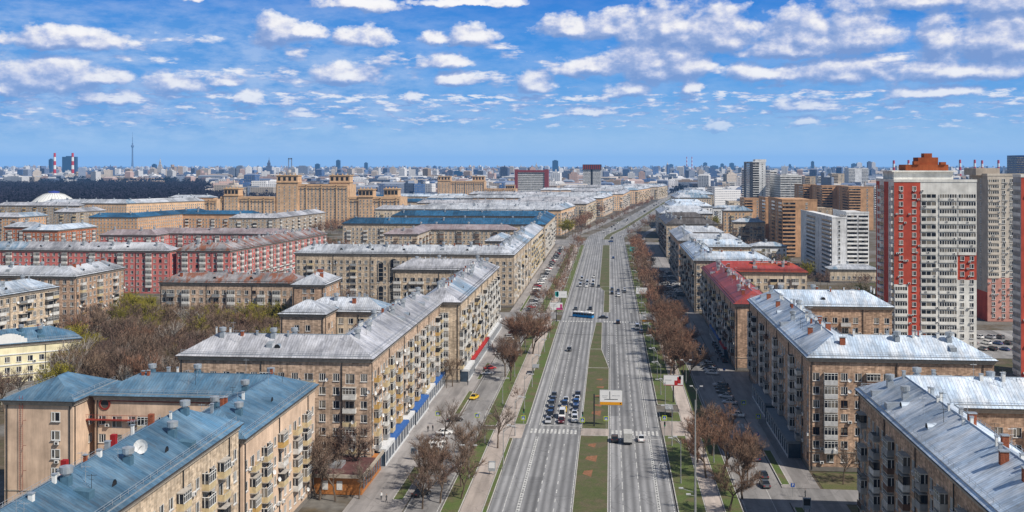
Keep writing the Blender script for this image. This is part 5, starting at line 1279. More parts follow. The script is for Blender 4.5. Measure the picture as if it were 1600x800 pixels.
# parked cars, lit side
pk = [(-43.6, 249.9, 'navy blue', 'suv', -1.15, 'navy blue car at the near end of the slanted parking bays'), (-43.4, 255.6, 'white', 'suv', -1.15, 'white off-road car beside the navy blue one in the slanted bays'), (-43.2, 260.6, 'white', 'sedan', -1.15, 'second white car in the slanted bays'), (-43.1, 265.4, 'silver', 'sedan', -1.15, 'silver car in the slanted bays'), (-43, 270, 'white', 'sedan', -1.15, 'last white car in the slanted bays by the zebra'),
      (-42.2, 284.3, 'black', 'sedan', -1.2, 'black car parked just past the slanted bays'), (-39.8, 219.8, 'black', 'sedan', -.6, 'black car half hidden by bare trees near the bottom edge'), (-40.5, 312, 'yellow', 'sedan', 2.9, 'yellow taxi driving on the lit service road'),
      (-41.0, 349, 'white', 'sedan', -1.1, 'white car next to the red one on the lit service road'), (-41.0, 357.5, 'red', 'sedan', -1.1, 'red car parked across the lit service road kerb'), (-40.5, 386, 'white', 'suv', -1.1, 'white off-road car parked alone past the red car'), (-40.4, 389.6, 'silver', 'sedan', -1.1, 'silver car parked behind the lone white off-road car'), (-40.1, 417, 'white', 'sedan', -1.1, 'white car under the bushy trees of the lit service road'), (-40, 422, 'white', 'suv', -1.1, 'second white car under the bushy trees'), (-39.8, 434, 'dark red', 'sedan', -1.1, 'dark red car under the bushy trees before the crossing')]
for (x, y, c_, kd, yaw, lab) in pk: car(x, y, yaw, c_, kd, lab, 'cars parked on the lit service road' if c_ != 'yellow' else None)
CW = ['white', 'black', 'silver', 'dark grey', 'navy blue', 'white', 'black', 'red', 'silver']
KW = ['sedan', 'suv', 'sedan', 'suv', 'van']
for k in range(52):
    y = 504 + (k // 1) * 7.6 + R.uniform(-1.5, 1.5)
    if 915 < y < 990: continue
    c_ = R.choice(CW); x_ = (-38.5 if y < 560 else -41.0) + R.uniform(-.5, .5)
    car(x_, y, R.choice((-1.1, -1.15, 0)), c_, R.choice(KW[:4]), '%s car in the parked row beyond the far crossing, lit side' % c_, 'cars parked beyond the far crossing on the lit side')
# parked cars, shaded side
sh = [(33.6, 232.8, 'dark grey'), (34.2, 239.5, 'black'), (34.3, 253.5, 'navy blue'), (35.2, 262.5, 'black'), (35.3, 297, 'white'), (35.0, 312.5, 'silver'), (34.8, 320.3, 'silver'), (34.6, 326.5, 'dark grey')]
labs = ['dark grey car at the near end of the shaded row', 'black car second from the near end of the shaded row', 'navy blue car beside the sunlit kerb edge, shaded row', 'black car across the end of the shaded bays', 'white car alone in the middle of the shaded bays', 'silver car near the shaded zebra', 'second silver car near the shaded zebra', 'dark grey car last before the gap to the red roofed block']
for (x, y, c_), lab in zip(sh, labs): car(x, y, 1.2 if y > 255 else .1, c_, 'sedan', lab, 'cars parked on the shaded service road')
for k in range(26):
    y = 331 + k * 3.1 if k < 3 else 356 + (k - 3) * 3.6
    if 341 < y < 352 or y > 440: continue
    c_ = 'white' if k in (3, 4) else R.choice(['black', 'dark grey', 'silver', 'black', 'navy blue', 'white'])
    car(34.6 - (y - 340) * .035, y, 1.15, c_, R.choice(KW[:4]), ('%s car in the slanted bays in front of the red roofed block' % c_), 'slanted row of cars below the red roofed block')
for k in range(44):
    y = 500 + k * 4.4 + R.uniform(-.4, .4)
    c_ = R.choice(CW[:7]); car(32.5 + R.uniform(-.4, .4) + (k % 2) * 5.5 * (y > 560), y, 1.2, c_, R.choice(KW[:4]), '%s car parked in the shade beyond the far crossing' % c_, 'cars parked in the shade beyond the far crossing')
for k in range(7): car(40.5, 378 + k * 6, 0, R.choice(['black', 'dark grey', 'navy blue']), 'sedan', 'dark car pulled onto the shaded sidewalk', 'cars pulled onto the shaded sidewalk')
# traffic farther on
far_q = [(-17, 606, 'silver'), (-13.3, 604, 'white'), (-9.8, 606, 'dark grey'), (-13.3, 611, 'white'), (-9.8, 613, 'white'), (-17, 613, 'dark grey'), (-6.5, 604, 'dark grey'), (-13.3, 619, 'silver'), (-9.8, 620, 'white'), (-13.4, 628, 'white'), (-17, 640, 'silver'), (-9.9, 655, 'white')]
for x, y, c_ in far_q: car(x, y, PI, c_, R.choice(KW), '%s vehicle in the far queue heading towards the camera' % c_, 'vehicles in the far queue beyond the crossing')
for x, y, c_ in [(1.2, 590, 'dark grey'), (4.6, 584, 'black'), (4.6, 574, 'silver'), (8.1, 580, 'dark grey'), (8.1, 588, 'white'), (4.6, 562, 'white'), (1.1, 572, 'black')]: car(x, y, 0, c_, R.choice(KW), '%s vehicle in the pack driving away beyond the crossing' % c_, 'pack of vehicles driving away')
car(.8, 958, 1.4, 'blue', 'suv', 'blue car crossing the avenue at the second crossing'); car(2.5, 790, 0, 'blue', 'suv', 'blue car driving away below the second crossing')
for k in range(46):
    y = 1000 + k * 24 + R.uniform(-8, 8); lane = R.choice([(-19, PI), (-15, PI), (-11, PI), (2, 0), (6, 0), (10, 0)]); x_, _ = bend(lane[0], y)
    c_ = R.choice(['white', 'white', 'silver', 'black', 'dark grey']); car(x_, y, lane[1] - .1, c_, R.choice(KW), '%s car on the bend of the avenue in the distance' % c_, 'cars on the distant bend')
for k in range(16):
    c_ = R.choice(['white', 'black', 'silver', 'dark grey', 'blue']); car(140 + (k % 6) * 4.2 + R.uniform(-.5, .5) + (k // 6) * 2, 412 + (k // 6) * 14, .5 if k % 3 else .3, c_, R.choice(KW[:4]), '%s car in the car park at the foot of the towers' % c_, 'cars in the car park by the towers')
# trees near crossing etc come next; people
def person_mesh(stride=.25):
    me = bpy.data.meshes.new('person_figure')
    v = [(0, 0, .95), (0, 0, 1.2), (0, .01, 1.42), (0, .02, 1.55), (0, .03, 1.68), (0, .03, 1.76),
         (.1, 0, .9), (.11, stride * .45, .5), (.11, stride * .6 - .05, .07), (.11, stride * .6 + .14, .04),
         (-.1, 0, .9), (-.11, -stride * .2, .5), (-.11, -stride, .1), (-.11, -stride + .16, .04),
         (.2, 0, 1.4), (.25, -.1, 1.14), (.25, .02, .9), (-.2, 0, 1.4), (-.25, .08, 1.14), (-.25, .22, .93)]
    e = [(0, 1), (1, 2), (2, 3), (3, 4), (4, 5), (0, 6), (6, 7), (7, 8), (8, 9), (0, 10), (10, 11), (11, 12), (12, 13), (2, 14), (14, 15), (15, 16), (2, 17), (17, 18), (18, 19)]
    rr = [.16, .17, .15, .06, .105, .08, .1, .075, .05, .04, .1, .075, .05, .04, .07, .05, .035, .07, .05, .035]
    me.from_pydata(v, e, []); o = bpy.data.objects.new('tmp', me); C.objects.link(o)
    sk = o.modifiers.new('s', 'SKIN'); o.modifiers.new('u', 'SUBSURF').levels = 1
    for i, r_ in enumerate(rr): me.skin_vertices[0].data[i].radius = (r_, r_ * .8)
    me.skin_vertices[0].data[0].use_root = True
    dg = bpy.context.evaluated_depsgraph_get(); m2 = bpy.data.meshes.new_from_object(o.evaluated_get(dg))
    bpy.data.objects.remove(o)
    sk_ = plain('skin', (.45, .28, .2), .7); tr_ = plain('dark_trousers', (.03, .035, .05), .9); hair = plain('dark_hair', (.04, .025, .02), .8); CL = plain('jacket_cloth', (1, 1, 1), .9, objcol=True)
    m2.materials.clear()
    for m_ in (CL, tr_, sk_, hair): m2.materials.append(m_)
    for p in m2.polygons:
        z = p.center[2]; p.material_index = 1 if z < .88 and abs(p.center[0]) < .19 else 3 if z > 1.72 or (z > 1.6 and p.center[1] < .0) else 2 if z > 1.5 else 0
    return m2
PM1, PM2 = person_mesh(.3), person_mesh(.12)
ppl = [(-47.5, 272, 'black', 'person in a black jacket beside the crossing sign on the lit sidewalk'), (-46.4, 273, 'navy blue', 'person in a navy jacket walking beside the one in black'), (-48.3, 340, 'black', 'lone person in black in front of the white shopfront'), (-45, 331, 'dark grey', 'person in grey crossing the wide lit sidewalk'), (-45.8, 401, 'blue', 'person in a blue jacket near the red shop band'), (-46.2, 408, 'white', 'person in a white coat near the red shop band'), (-44.8, 399, 'red', 'person in a red jacket near the red shop band'), (-47.6, 216, 'white', 'person in a light coat at the bottom edge'), (-46.2, 214.5, 'dark grey', 'person in dark clothes at the bottom edge'),
       (-43.7, 470, 'black', 'person waiting at the far corner of the lit sidewalk'), (-43.4, 520, 'black', 'person on the sidewalk past the far crossing'), (38.2, 378, 'black', 'person in black walking in the shade by the parked row'), (39.2, 396, 'white', 'person in a white top on the shaded sidewalk'), (41, 226, 'dark grey', 'person by the dark advertising column')]
for k, (x, y, c_, lab) in enumerate(ppl):
    o = inst('person', (PM1, PM2)[k % 2], None, (x, y, .03), R.uniform(-3, 3), color=CCOL[c_]); tag(o, lab, 'person')
# ------------------------------------------------------------------ bare spring trees
BARK = plain('tree_bark', (.16, .12, .09), .95, var=.5, scale=3); BIRCH = plain('birch_bark', (.5, .47, .43), .9, var=.5, scale=3)
def twigmat(name, a, b_):
    m, N = newmat(name)
    pos = N.n('ShaderNodeNewGeometry').outputs['Position']; r_ = N.n('ShaderNodeObjectInfo').outputs['Random']
    c = N.mix(r_, a, b_); c = N.mix(1.0, c, N.ramp(N.noise(pos, .5, 4), [(.3, .55), (.7, 1.35)]), 'MULTIPLY')
    setin(N, 'Base Color', c); setin(N, 'Roughness', .95); N.b.inputs['Specular IOR Level'].default_value = .1
    return m
TWR = twigmat('russet_twigs', (.27, .14, .09), (.2, .13, .09)); TWB = twigmat('brown_twigs', (.15, .095, .085), (.26, .18, .12)); TWP = twigmat('grey_twigs', (.28, .22, .18), (.2, .16, .13)); TWG = twigmat('olive_buds', (.3, .26, .03), (.22, .2, .035))
def bare_tree(seed, H=12.0, spread=.5, leaf=None, ntw=1.0, slim=False):
    rs = random.Random(seed); trunk = MB(); crown = MB(); tips = []
    def grow(p, d, L, r_, lev):
        segs = 3 if lev < 2 else 2; q = p
        for k in range(segs):
            d = tuple(d[i] + rs.uniform(-.16, .16) * (1 if i < 2 else .4) for i in range(3)); n_ = math.sqrt(sum(x * x for x in d)); d = tuple(x / n_ for x in d)
            q2 = tuple(q[i] + d[i] * L / segs for i in range(3)); ra = r_ * (1 - .3 * k / segs); rb_ = r_ * (1 - .3 * (k + 1) / segs)
            trunk.tube(q, q2, ra, rb_, 5 if lev < 2 else 3, 0, False)
            if lev >= 1 and lev < 4:
                for j in range(1 if lev < 3 else 1): side_branch(q2, d, L * .5, rb_ * .55, lev + 1)
            if lev == 0 and k == segs - 1: pass
            q = q2
        if lev < 4:
            n = rs.choice((2, 3, 3)) if lev else rs.choice((4, 5))
            for j in range(n):
                side_branch(q, d, L * (rs.uniform(.62, .85) if lev else rs.uniform(.75, 1.05)), r_ * .58, lev + 1, True)
        if lev >= 3: tips.append((p, q, d))
    def side_branch(q, d, L, r_, lev, end=False):
        if lev > 4: return
        a = rs.uniform(0, 2 * PI); s = rs.uniform(.35, .75) * (spread / .5) if end else rs.uniform(.6, 1.0)
        nd = (d[0] + s * math.cos(a), d[1] + s * math.sin(a), d[2] * .9 + .12 + (.3 if slim else 0)); n_ = math.sqrt(sum(x * x for x in nd))
        grow(q, tuple(x / n_ for x in nd), L, max(r_, .022), lev)
    grow((0, 0, 0), (0, 0, 1), H * .26, H * .019, 0)
    for (p, q, d) in tips:
        for k in range(max(1, int(4.0 * ntw))):
            t = rs.random(); c = tuple(p[i] + (q[i] - p[i]) * t for i in range(3))
            dd = [d[i] * .8 + rs.gauss(0, .55) for i in range(3)]; dd[2] += .15; n_ = math.sqrt(sum(x * x for x in dd)) + 1e-6; L = rs.uniform(.5, 1.25)
            e = tuple(c[i] + dd[i] / n_ * L for i in range(3)); w = .028
            sx_, sy_ = -dd[1] / n_, dd[0] / n_; l_ = math.hypot(sx_, sy_) + 1e-6; sx_, sy_ = sx_ / l_ * w, sy_ / l_ * w
            crown.tri((c[0] - sx_, c[1] - sy_, c[2]), (c[0] + sx_, c[1] + sy_, c[2] + .02), e, 0)
            if leaf:
                for j in range(2):
                    u = rs.random(); m_ = tuple(c[i] + (e[i] - c[i]) * u + rs.uniform(-.12, .12) for i in range(3)); s = rs.uniform(.06, .12); a = rs.uniform(0, 6.3)
                    crown.tri((m_[0] - s * math.cos(a), m_[1] - s * math.sin(a), m_[2] - s), (m_[0] + s * math.cos(a), m_[1] + s * math.sin(a), m_[2]), (m_[0], m_[1] + s * .5, m_[2] + s), 0)
    zm = max(q[2] for (_, q, _) in tips)
    k = H / zm
    for b in (trunk, crown): b.v = [(x * k, y * k, z * k) for x, y, z in b.v]
    return trunk, crown
PT = {}; LOWT = {}; TREES = []
def tree_proto(key, seed, tw, bark=BARK, **kw):
    t, c = bare_tree(seed, **kw); PT[key] = (t.mesh('trunk_' + key, bark), c.mesh('crown_' + key, tw))
    lo = MB(); sel = c.t[::5]; A = c.arr()
    for (i, j, k_) in sel:
        a_, b_, e_ = A[i], A[j], A[k_]; mid = (a_ + b_) / 2; lo.tri(tuple(mid + (a_ - mid) * 3.6), tuple(mid + (b_ - mid) * 3.6), tuple(e_), 0)
    lo.tube((0, 0, 0), (0, 0, 5), .2, .1, 4, 1); LOWT[key] = (lo, [tw, bark])
tree_proto('r1', 1, TWR, ntw=1.1); tree_proto('r2', 2, TWR, ntw=1.2, spread=.6); tree_proto('r3', 8, TWR, ntw=1.0)
tree_proto('b1', 3, TWB, ntw=.9); tree_proto('b2', 4, TWB, ntw=.8, spread=.6); tree_proto('p1', 5, TWP, ntw=.7, spread=.6); tree_proto('w1', 6, TWP, BIRCH, slim=True, ntw=.8); tree_proto('g1', 7, TWG, leaf=True, spread=.55, ntw=1.0); tree_proto('g2', 9, TWG, leaf=True, slim=True, ntw=1.0)
def tree(x, y, h, key, label, group=None, w=1.0):
    TREES.append((h / math.hypot(x, y), x, y, h, key, label, group, w))
def plant(x, y, h, key, label, group, w):
    t = thing('bare_tree' if key[0] != 'g' else 'budding_tree', label, 'tree', (x, y, 0), R.uniform(0, 6.28), group)
    s = h / 12.0; t.scale = (s * w, s * w, s)
    inst('trunk', PT[key][0], t, (0, 0, 0)); inst('crown', PT[key][1], t, (0, 0, 0)); return t
RK = ['r1', 'r2', 'r3']; BKK = ['b1', 'b2', 'p1']
# right verge rows
y = 224
pos_r = []
for (x, y, h) in [(25.3, 239.1, 12.5), (21.5, 238, 12), (27.6, 223.5, 12.5), (29.5, 262, 11), (24.5, 256, 12), (20.5, 250, 11), (27.2, 247, 12), (24, 215, 11), (29.8, 233, 11.5)]: pos_r.append((x, y, h))
for k, (x, y, h) in enumerate(pos_r): tree(x, y, h, RK[k % 3], 'russet budded bare tree in the clump at the right of the near crosswalk', 'russet trees in the near right clump', 1.0)
tree(24.5, 276, 9, 'p1', 'pale bare tree with a silvery crown behind the russet clump', None)
tree(30.5, 276, 7.5, 'p1', 'small pale bare tree at the shaded zebra')
y = 345
while y < 470:
    for x in ((20.5, 25.0) if int(y * 7) % 5 < 3 else (21.5,)): tree(x + R.uniform(-1, 1), y + R.uniform(-2, 2), R.uniform(11, 13.5), R.choice(RK), 'russet bare tree in the dense row along the right verge', 'russet trees along the right verge')
    y += 7.4
y = 503
while y < 925:
    for x in (19.5, 24.5): tree(x + R.uniform(-1.5, 1.5), y + R.uniform(-3, 3), R.uniform(9, 12.5), R.choice(RK + ['b1']), 'bare tree in the row beyond the far crossing on the right', 'trees beyond the far crossing on the right')
    y += 11
for k in range(34):
    y = 1000 + k * 30; x, _ = bend(R.uniform(18, 26), y); tree(x, y, R.uniform(9, 13), R.choice(RK), 'bare tree beside the distant bend on its right side', 'trees right of the distant bend')
    if k % 1 == 0:
        x, _ = bend(R.uniform(-30, -24), y); tree(x, y, R.uniform(9, 13), R.choice(RK + ['b2']), 'bare tree beside the distant bend on its left side', 'trees left of the distant bend')
# left verges
for (x, y, h, k_) in [(-32.3, 382, 15, 'r2'), (-28.5, 388, 14, 'r1'), (-35.2, 391, 14, 'r3'), (-36, 398, 13, 'r2'), (-33, 352, 12.5, 'r1'), (-34.4, 345, 12.5, 'b1'), (-32, 338, 11.5, 'r3'), (-33, 362, 12, 'b2'), (-29.5, 400, 13, 'b1'), (-33, 408, 13, 'r1'), (-31, 420, 13, 'r2')]:
    tree(x, y, h, k_, 'big bushy bare tree in the clump between the lit service road and the avenue', 'bushy trees left of the avenue')
for (x, y, h, k_) in [(-34.5, 244, 10, 'b1'), (-33, 236, 10.5, 'b2'), (-36, 229, 10.5, 'r1'), (-32.2, 226, 10, 'b1'), (-38.5, 222, 10, 'r3'), (-31, 218, 10, 'b2'), (-35, 215, 10, 'b1'), (-41, 225, 9, 'p1'), (-38, 211, 10, 'b2'), (-42.0, 236, 9, 'b1'), (-33, 252, 9.5, 'p1')]:
    tree(x, y, h, k_, 'brown bare tree in the clump at the bottom edge left of the avenue', 'trees in the bottom left clump')
tree(-41.8, 262, 11, 'p1', 'thin bare tree standing beside the slanted white cars'); tree(-27.6, 258, 11.5, 'p1', 'dark branchy bare tree on the footpath left of the avenue'); tree(-26.8, 300, 7, 'b1', 'small bare tree on the left verge above the near crosswalk')
for k, y in enumerate((446, 452, 462, 506, 512, 520, 532, 540, 548, 566, 578, 590, 602, 612, 628, 640, 655, 668, 680, 690, 703, 716, 730, 744, 757, 770, 785, 800, 815, 830, 845, 860, 875, 890, 905)): tree(-28 + R.uniform(-4, 3), y, R.uniform(8, 12.5), R.choice(BKK + ['r1']), 'bare tree on the left verge beyond the far crossing', 'trees beyond the far crossing on the left')
for (x, y, k_) in [(-42, 1000, 'g1'), (-36, 1020, 'b2'), (-32, 1060, 'r1'), (-40, 1010, 'g1'), (-30, 1110, 'r2'), (-27, 1140, 'r1'), (-25, 1170, 'r2'), (-22, 1190, 'r3'), (-14, 1360, 'r2'), (-8, 1390, 'r1'), (-34, 1035, 'b1'), (-29, 1090, 'r3')]: tree(x, y, 16, k_, 'tall bare tree before the orange walled row', 'trees before the orange walled row', 1.2)
# trees by the cafe
for (x, y, h, k_) in [(-60.5, 215, 13, 'b1'), (-57, 214.5, 11, 'p1'), (-64, 230.2, 10, 'b2'), (-56.5, 229.5, 12.5, 'b1'), (-60.5, 233, 11, 'r1'), (-66, 217, 12, 'b1'), (-52.3, 216, 8, 'p1'), (-69, 229, 12, 'b2'), (-62, 217, 12.5, 'b2')]: tree(x, y, h, k_, 'bare tree around the wooden cafe pavilion', 'trees around the cafe pavilion')
tree(51, 236, 9, 'p1', 'bare tree before the lit wall of the corner block, left of two'); tree(56, 236.5, 9.5, 'p1', 'bare tree before the lit wall of the corner block, right of two'); tree(46.5, 355, 8, 'r1', 'small russet tree at the foot of the red roofed block'); tree(50, 300 + 56, 8, 'b1', 'small brown tree by the gap beside the red roofed block')
tree(-49.5, 332.5 - 4, 10, 'b1', 'bare tree in the corner notch of the white balconied block'); tree(-51, 326, 8, 'p1', 'thin bare tree in the corner notch of the white balconied block')
# the grove
cnt = 0
for k in range(400):
    px, py = R.uniform(90, 470), R.uniform(455, 600)
    if py < 470 and 240 < px: continue
    z = 9; x, y = at(px, py, z)
    if y < 250 or y > 402 or x < -205: continue
    if x > -101 and y > 232: continue
    if -200 < x < -160 and y < 345 and x < -166: continue
    k_ = R.choices(['b1', 'b2', 'p1', 'w1', 'g1', 'g2', 'r3'], (4, 4, 2.5, 2.4, 1.1, .8, 1.0))[0]
    tree(x, y, R.uniform(13, 18), k_, ('olive budding tree inside the dense bare grove' if k_[0] == 'g' else 'white barked birch inside the dense bare grove' if k_ == 'w1' else 'bare brown tree inside the dense grove'), 'budding trees in the grove' if k_[0] == 'g' else 'birches in the grove' if k_ == 'w1' else 'bare trees in the grove'); cnt += 1
    if cnt > 165: break
for (px, py, h) in [(215, 480, 15), (230, 478, 14), (300, 520, 15), (290, 530, 14), (318, 512, 15), (305, 500, 14), (275, 545, 12), (205, 470, 14), (210, 512, 12)]:
    x, y = at(px, py, 9); tree(x, y, h, R.choice(['g1', 'g2']), 'bright olive tree standing out in the middle of the grove', 'bright olive trees in the grove', 1.15)
for (px, py) in [(420, 430), (440, 440), (405, 450), (450, 450), (430, 460), (395, 445)]:
    x, y = at(px, py, 12); tree(x, y, 16, 'b1', 'tall sandy bare tree before the raspberry block', 'tall trees before the raspberry block', 1.2)
for k in range(16): tree(-182 + k * 3.6, 404 + R.uniform(-3, 2), R.uniform(12, 17), R.choice(BKK + ['g1', 'w1']), 'tall bare tree in front of the rust patched roof', 'tall trees before the rust patched roof', 1.15)
for k in range(14): tree(-165 + R.uniform(-38, 4), R.uniform(282, 300), R.uniform(9, 12), R.choice(['w1', 'b1', 'p1']), 'bare tree in front of the yellow house', 'trees in front of the yellow house')
# yards behind
def clump(x0, x1, y0, y1, n, h, keys, lab):
    for k in range(n): tree(R.uniform(x0, x1), R.uniform(y0, y1), h * R.uniform(.85, 1.15), R.choice(keys), lab, lab.replace('tree', 'trees', 1))
clump(-98, -72, 255, 300, 8, 10, BKK, 'bare tree in the yard behind the long grey roof')
clump(-150, -60, 465, 508, 12, 11, BKK, 'bare tree in front of the arched block')
clump(-150, -70, 650, 684, 12, 12, ['g1', 'b1', 'b2'], 'sandy bare tree in front of the beige yard block')
clump(-215, -190, 700, 800, 14, 15, ['r1', 'r2', 'p1'], 'dark bare tree between raspberry block and blue roofs')
clump(-285, -262, 960, 1100, 16, 17, ['r1', 'r2'], 'purple brown tree below the golden slab')
clump(-440, -380, 1020, 1080, 12, 18, ['r1', 'r2'], 'purple brown tree below the golden turret wing')
clump(-420, -340, 830, 880, 10, 12, BKK, 'bare tree in front of the turquoise roofed block')
clump(-190, -80, 1180, 1290, 16, 15, ['r1', 'p1'], 'dark tree in front of the dark blue roof')
clump(62, 112, 362, 470, 14, 11, BKK, 'bare tree in the yard of the red roofed block')
clump(92, 150, 500, 600, 34, 11, BKK + ['g1'], 'bare tree at the foot of the grey panel tower')
clump(84, 112, 620, 860, 26, 14, BKK + ['g1'], 'bare tree between the courtyard blocks and the brown tower')
clump(85, 102, 930, 1080, 10, 20, ['g1', 'b1'], 'tall olive brown tree by the white columned block')
clump(62, 85, 262, 330, 6, 9, BKK, 'bare tree in the yard of the corner block')
clump(140, 175, 380, 400, 5, 7, BKK, 'bare tree at the edge of the car park')

TREES.sort(key=lambda t: -t[0])
for t_ in TREES[:299]: plant(*t_[1:])
for key in LOWT:
    pl = [(x, y, 0, R.uniform(0, 6.28), h / 12.0 * w) for (_, x, y, h, k_, _l, _g, w) in TREES[299:] if k_ == key]
    if pl:
        b = MB(); b.batch(LOWT[key][0], pl); tag(b.build('distant_trees', LOWT[key][1]), 'bare and budding trees scattered far off among the blocks', 'trees', kind='stuff')
# ------------------------------------------------------------------ the far city
def farwall(name, col, k=.8):
    m, N = newmat(name)
    pos = N.n('ShaderNodeNewGeometry').outputs['Position']; sx = N.n('ShaderNodeSeparateXYZ', ins={0: pos})
    h = N.math('ADD', sx.outputs[0], N.math('MULTIPLY', sx.outputs[1], .7)); v = N.n('ShaderNodeCombineXYZ', ins={0: h, 1: sx.outputs[2], 2: 0.0}).outputs[0]
    wn = N.n('ShaderNodeTexBrick', offset=0.0, ins={'Vector': v, 'Color1': (.1, .12, .15, 1), 'Color2': (.3, .32, .33, 1), 'Mortar': col + (1,), 'Scale': 1.0, 'Mortar Size': 1.1, 'Mortar Smooth': .1, 'Brick Width': 4.6, 'Row Height': 3.6})
    sn = N.n('ShaderNodeSeparateXYZ', ins={0: N.n('ShaderNodeNewGeometry').outputs['Normal']}).outputs[2]
    c = N.mix(N.math('GREATER_THAN', sn, .5), wn.outputs[0], tuple(min(.7, .6 * x + .12) for x in col))
    r_ = N.n('ShaderNodeTexWhiteNoise', noise_dimensions='2D', ins={'Vector': N.vm('FLOOR', N.vm('MULTIPLY', pos, (.012, .012, 0)))}).outputs[0]
    c = N.mix(1.0, c, N.ramp(r_, [(0, .75), (1, 1.15)]), 'MULTIPLY')
    setin(N, 'Base Color', c); setin(N, 'Roughness', .8)
    return m
FW = [farwall('far_white', (.74, .73, .74)), farwall('far_cream', (.55, .47, .4)), farwall('far_pink', (.48, .33, .29)), farwall('far_grey', (.22, .27, .38)), farwall('far_haze_blue', (.05, .13, .32)), farwall('far_tan', (.38, .27, .19)), farwall('far_haze_navy', (.07, .11, .22))]  # blue and navy walls carry aerial haze in their base colour
FN = ['white', 'cream', 'pinkish', 'grey', 'haze blue', 'tan', 'haze navy']
def far_mb(w, dpt, h, kind, rs):
    b = MB(); b.box(-w / 2, 0, 0, w / 2, dpt, h, 0, skip='b')
    if kind == 0:
        b.box(-w * .12, dpt * .2, h, w * .12, dpt * .6, h + 3.2, 0, skip='b')
    elif kind == 1:
        b.box(-w / 2, 0, h, -w * .2, dpt, h + h * .18, 0, skip='b')
    elif kind == 2:     # pitched roof
        b.quad((-w / 2, 0, h), (w / 2, 0, h), (w / 2 - 4, dpt / 2, h + 3.5), (-w / 2 + 4, dpt / 2, h + 3.5)); b.quad((w / 2, dpt, h), (-w / 2, dpt, h), (-w / 2 + 4, dpt / 2, h + 3.5), (w / 2 - 4, dpt / 2, h + 3.5))
        b.tri((-w / 2, dpt, h), (-w / 2, 0, h), (-w / 2 + 4, dpt / 2, h + 3.5)); b.tri((w / 2, 0, h), (w / 2, dpt, h), (w / 2 - 4, dpt / 2, h + 3.5))
    else:
        b.box(-w * .3, dpt * .1, h, w * .3, dpt * .7, h + 4, 0, skip='b'); b.box(-w * .05, dpt * .3, h + 4, w * .05, dpt * .45, h + 10, 0, skip='b')
    return b
rf = random.Random(21)
cands = []
def zone_ok(px, d):
    if px < 345 and d < 3500: return False
    if px < 560 and d < 2100: return False
    if d < 2200 and 560 < px < 1130: return False
    if 900 < px < 1130 and d < 2600: return False
    if px > 1360 and d < 1700: return False
    if 1130 <= px < 1365 and d < 1650: return False
    return True
for k in range(6500):
    d = 1700 + 15500 * rf.random() ** 1.7; px = rf.uniform(-60, 1660)
    if not zone_ok(px, d): continue
    if rf.random() < .25: w, dp, h = rf.uniform(18, 30), rf.uniform(16, 26), rf.uniform(30, 62)
    else: w, dp, h = rf.uniform(30, 130), rf.uniform(13, 30), rf.uniform(12, 32)
    if d < 3600: h = min(h, 30 if rf.random() < .8 else 48)
    if px > 1150 and d < 6000 and rf.random() < .55: continue
    x, y = atd(px, d)
    ci = rf.choices(range(7), (9, 4, 3, 4, 3, 2, 4))[0]
    cands.append((h * w / d / d, x, y, w, dp, h, ci, rf.choice((0, 0, 1, 2, 2, 3)), rf.uniform(-.5, .5)))
cands.sort(reverse=True)
restb = [MB() for _ in FW]
for k, (_, x, y, w, dp, h, ci, kd, rz) in enumerate(cands):
    b = far_mb(w, dp, h, kd, rf)
    if k < 290:
        o = b.build('city_building', FW[ci]); o.location = (x, y, 0); o.rotation_euler = (0, 0, rz)
        shp = {0: 'flat roofed block with a lift house', 1: 'stepped block', 2: 'long block with a pitched roof', 3: 'block with a rooftop mast'}[kd]
        tag(o, 'distant %s %s in the hazy city' % (FN[ci], shp), 'building', 'distant %s %ss in the hazy city' % (FN[ci], shp))
    else: restb[ci].batch(b, [(x, y, 0, rz)])
for ci, b in enumerate(restb):
    if not b.empty(): tag(b.build('far_city', FW[ci]), 'mass of tiny distant %s buildings below the horizon' % FN[ci], 'city', kind='stuff')
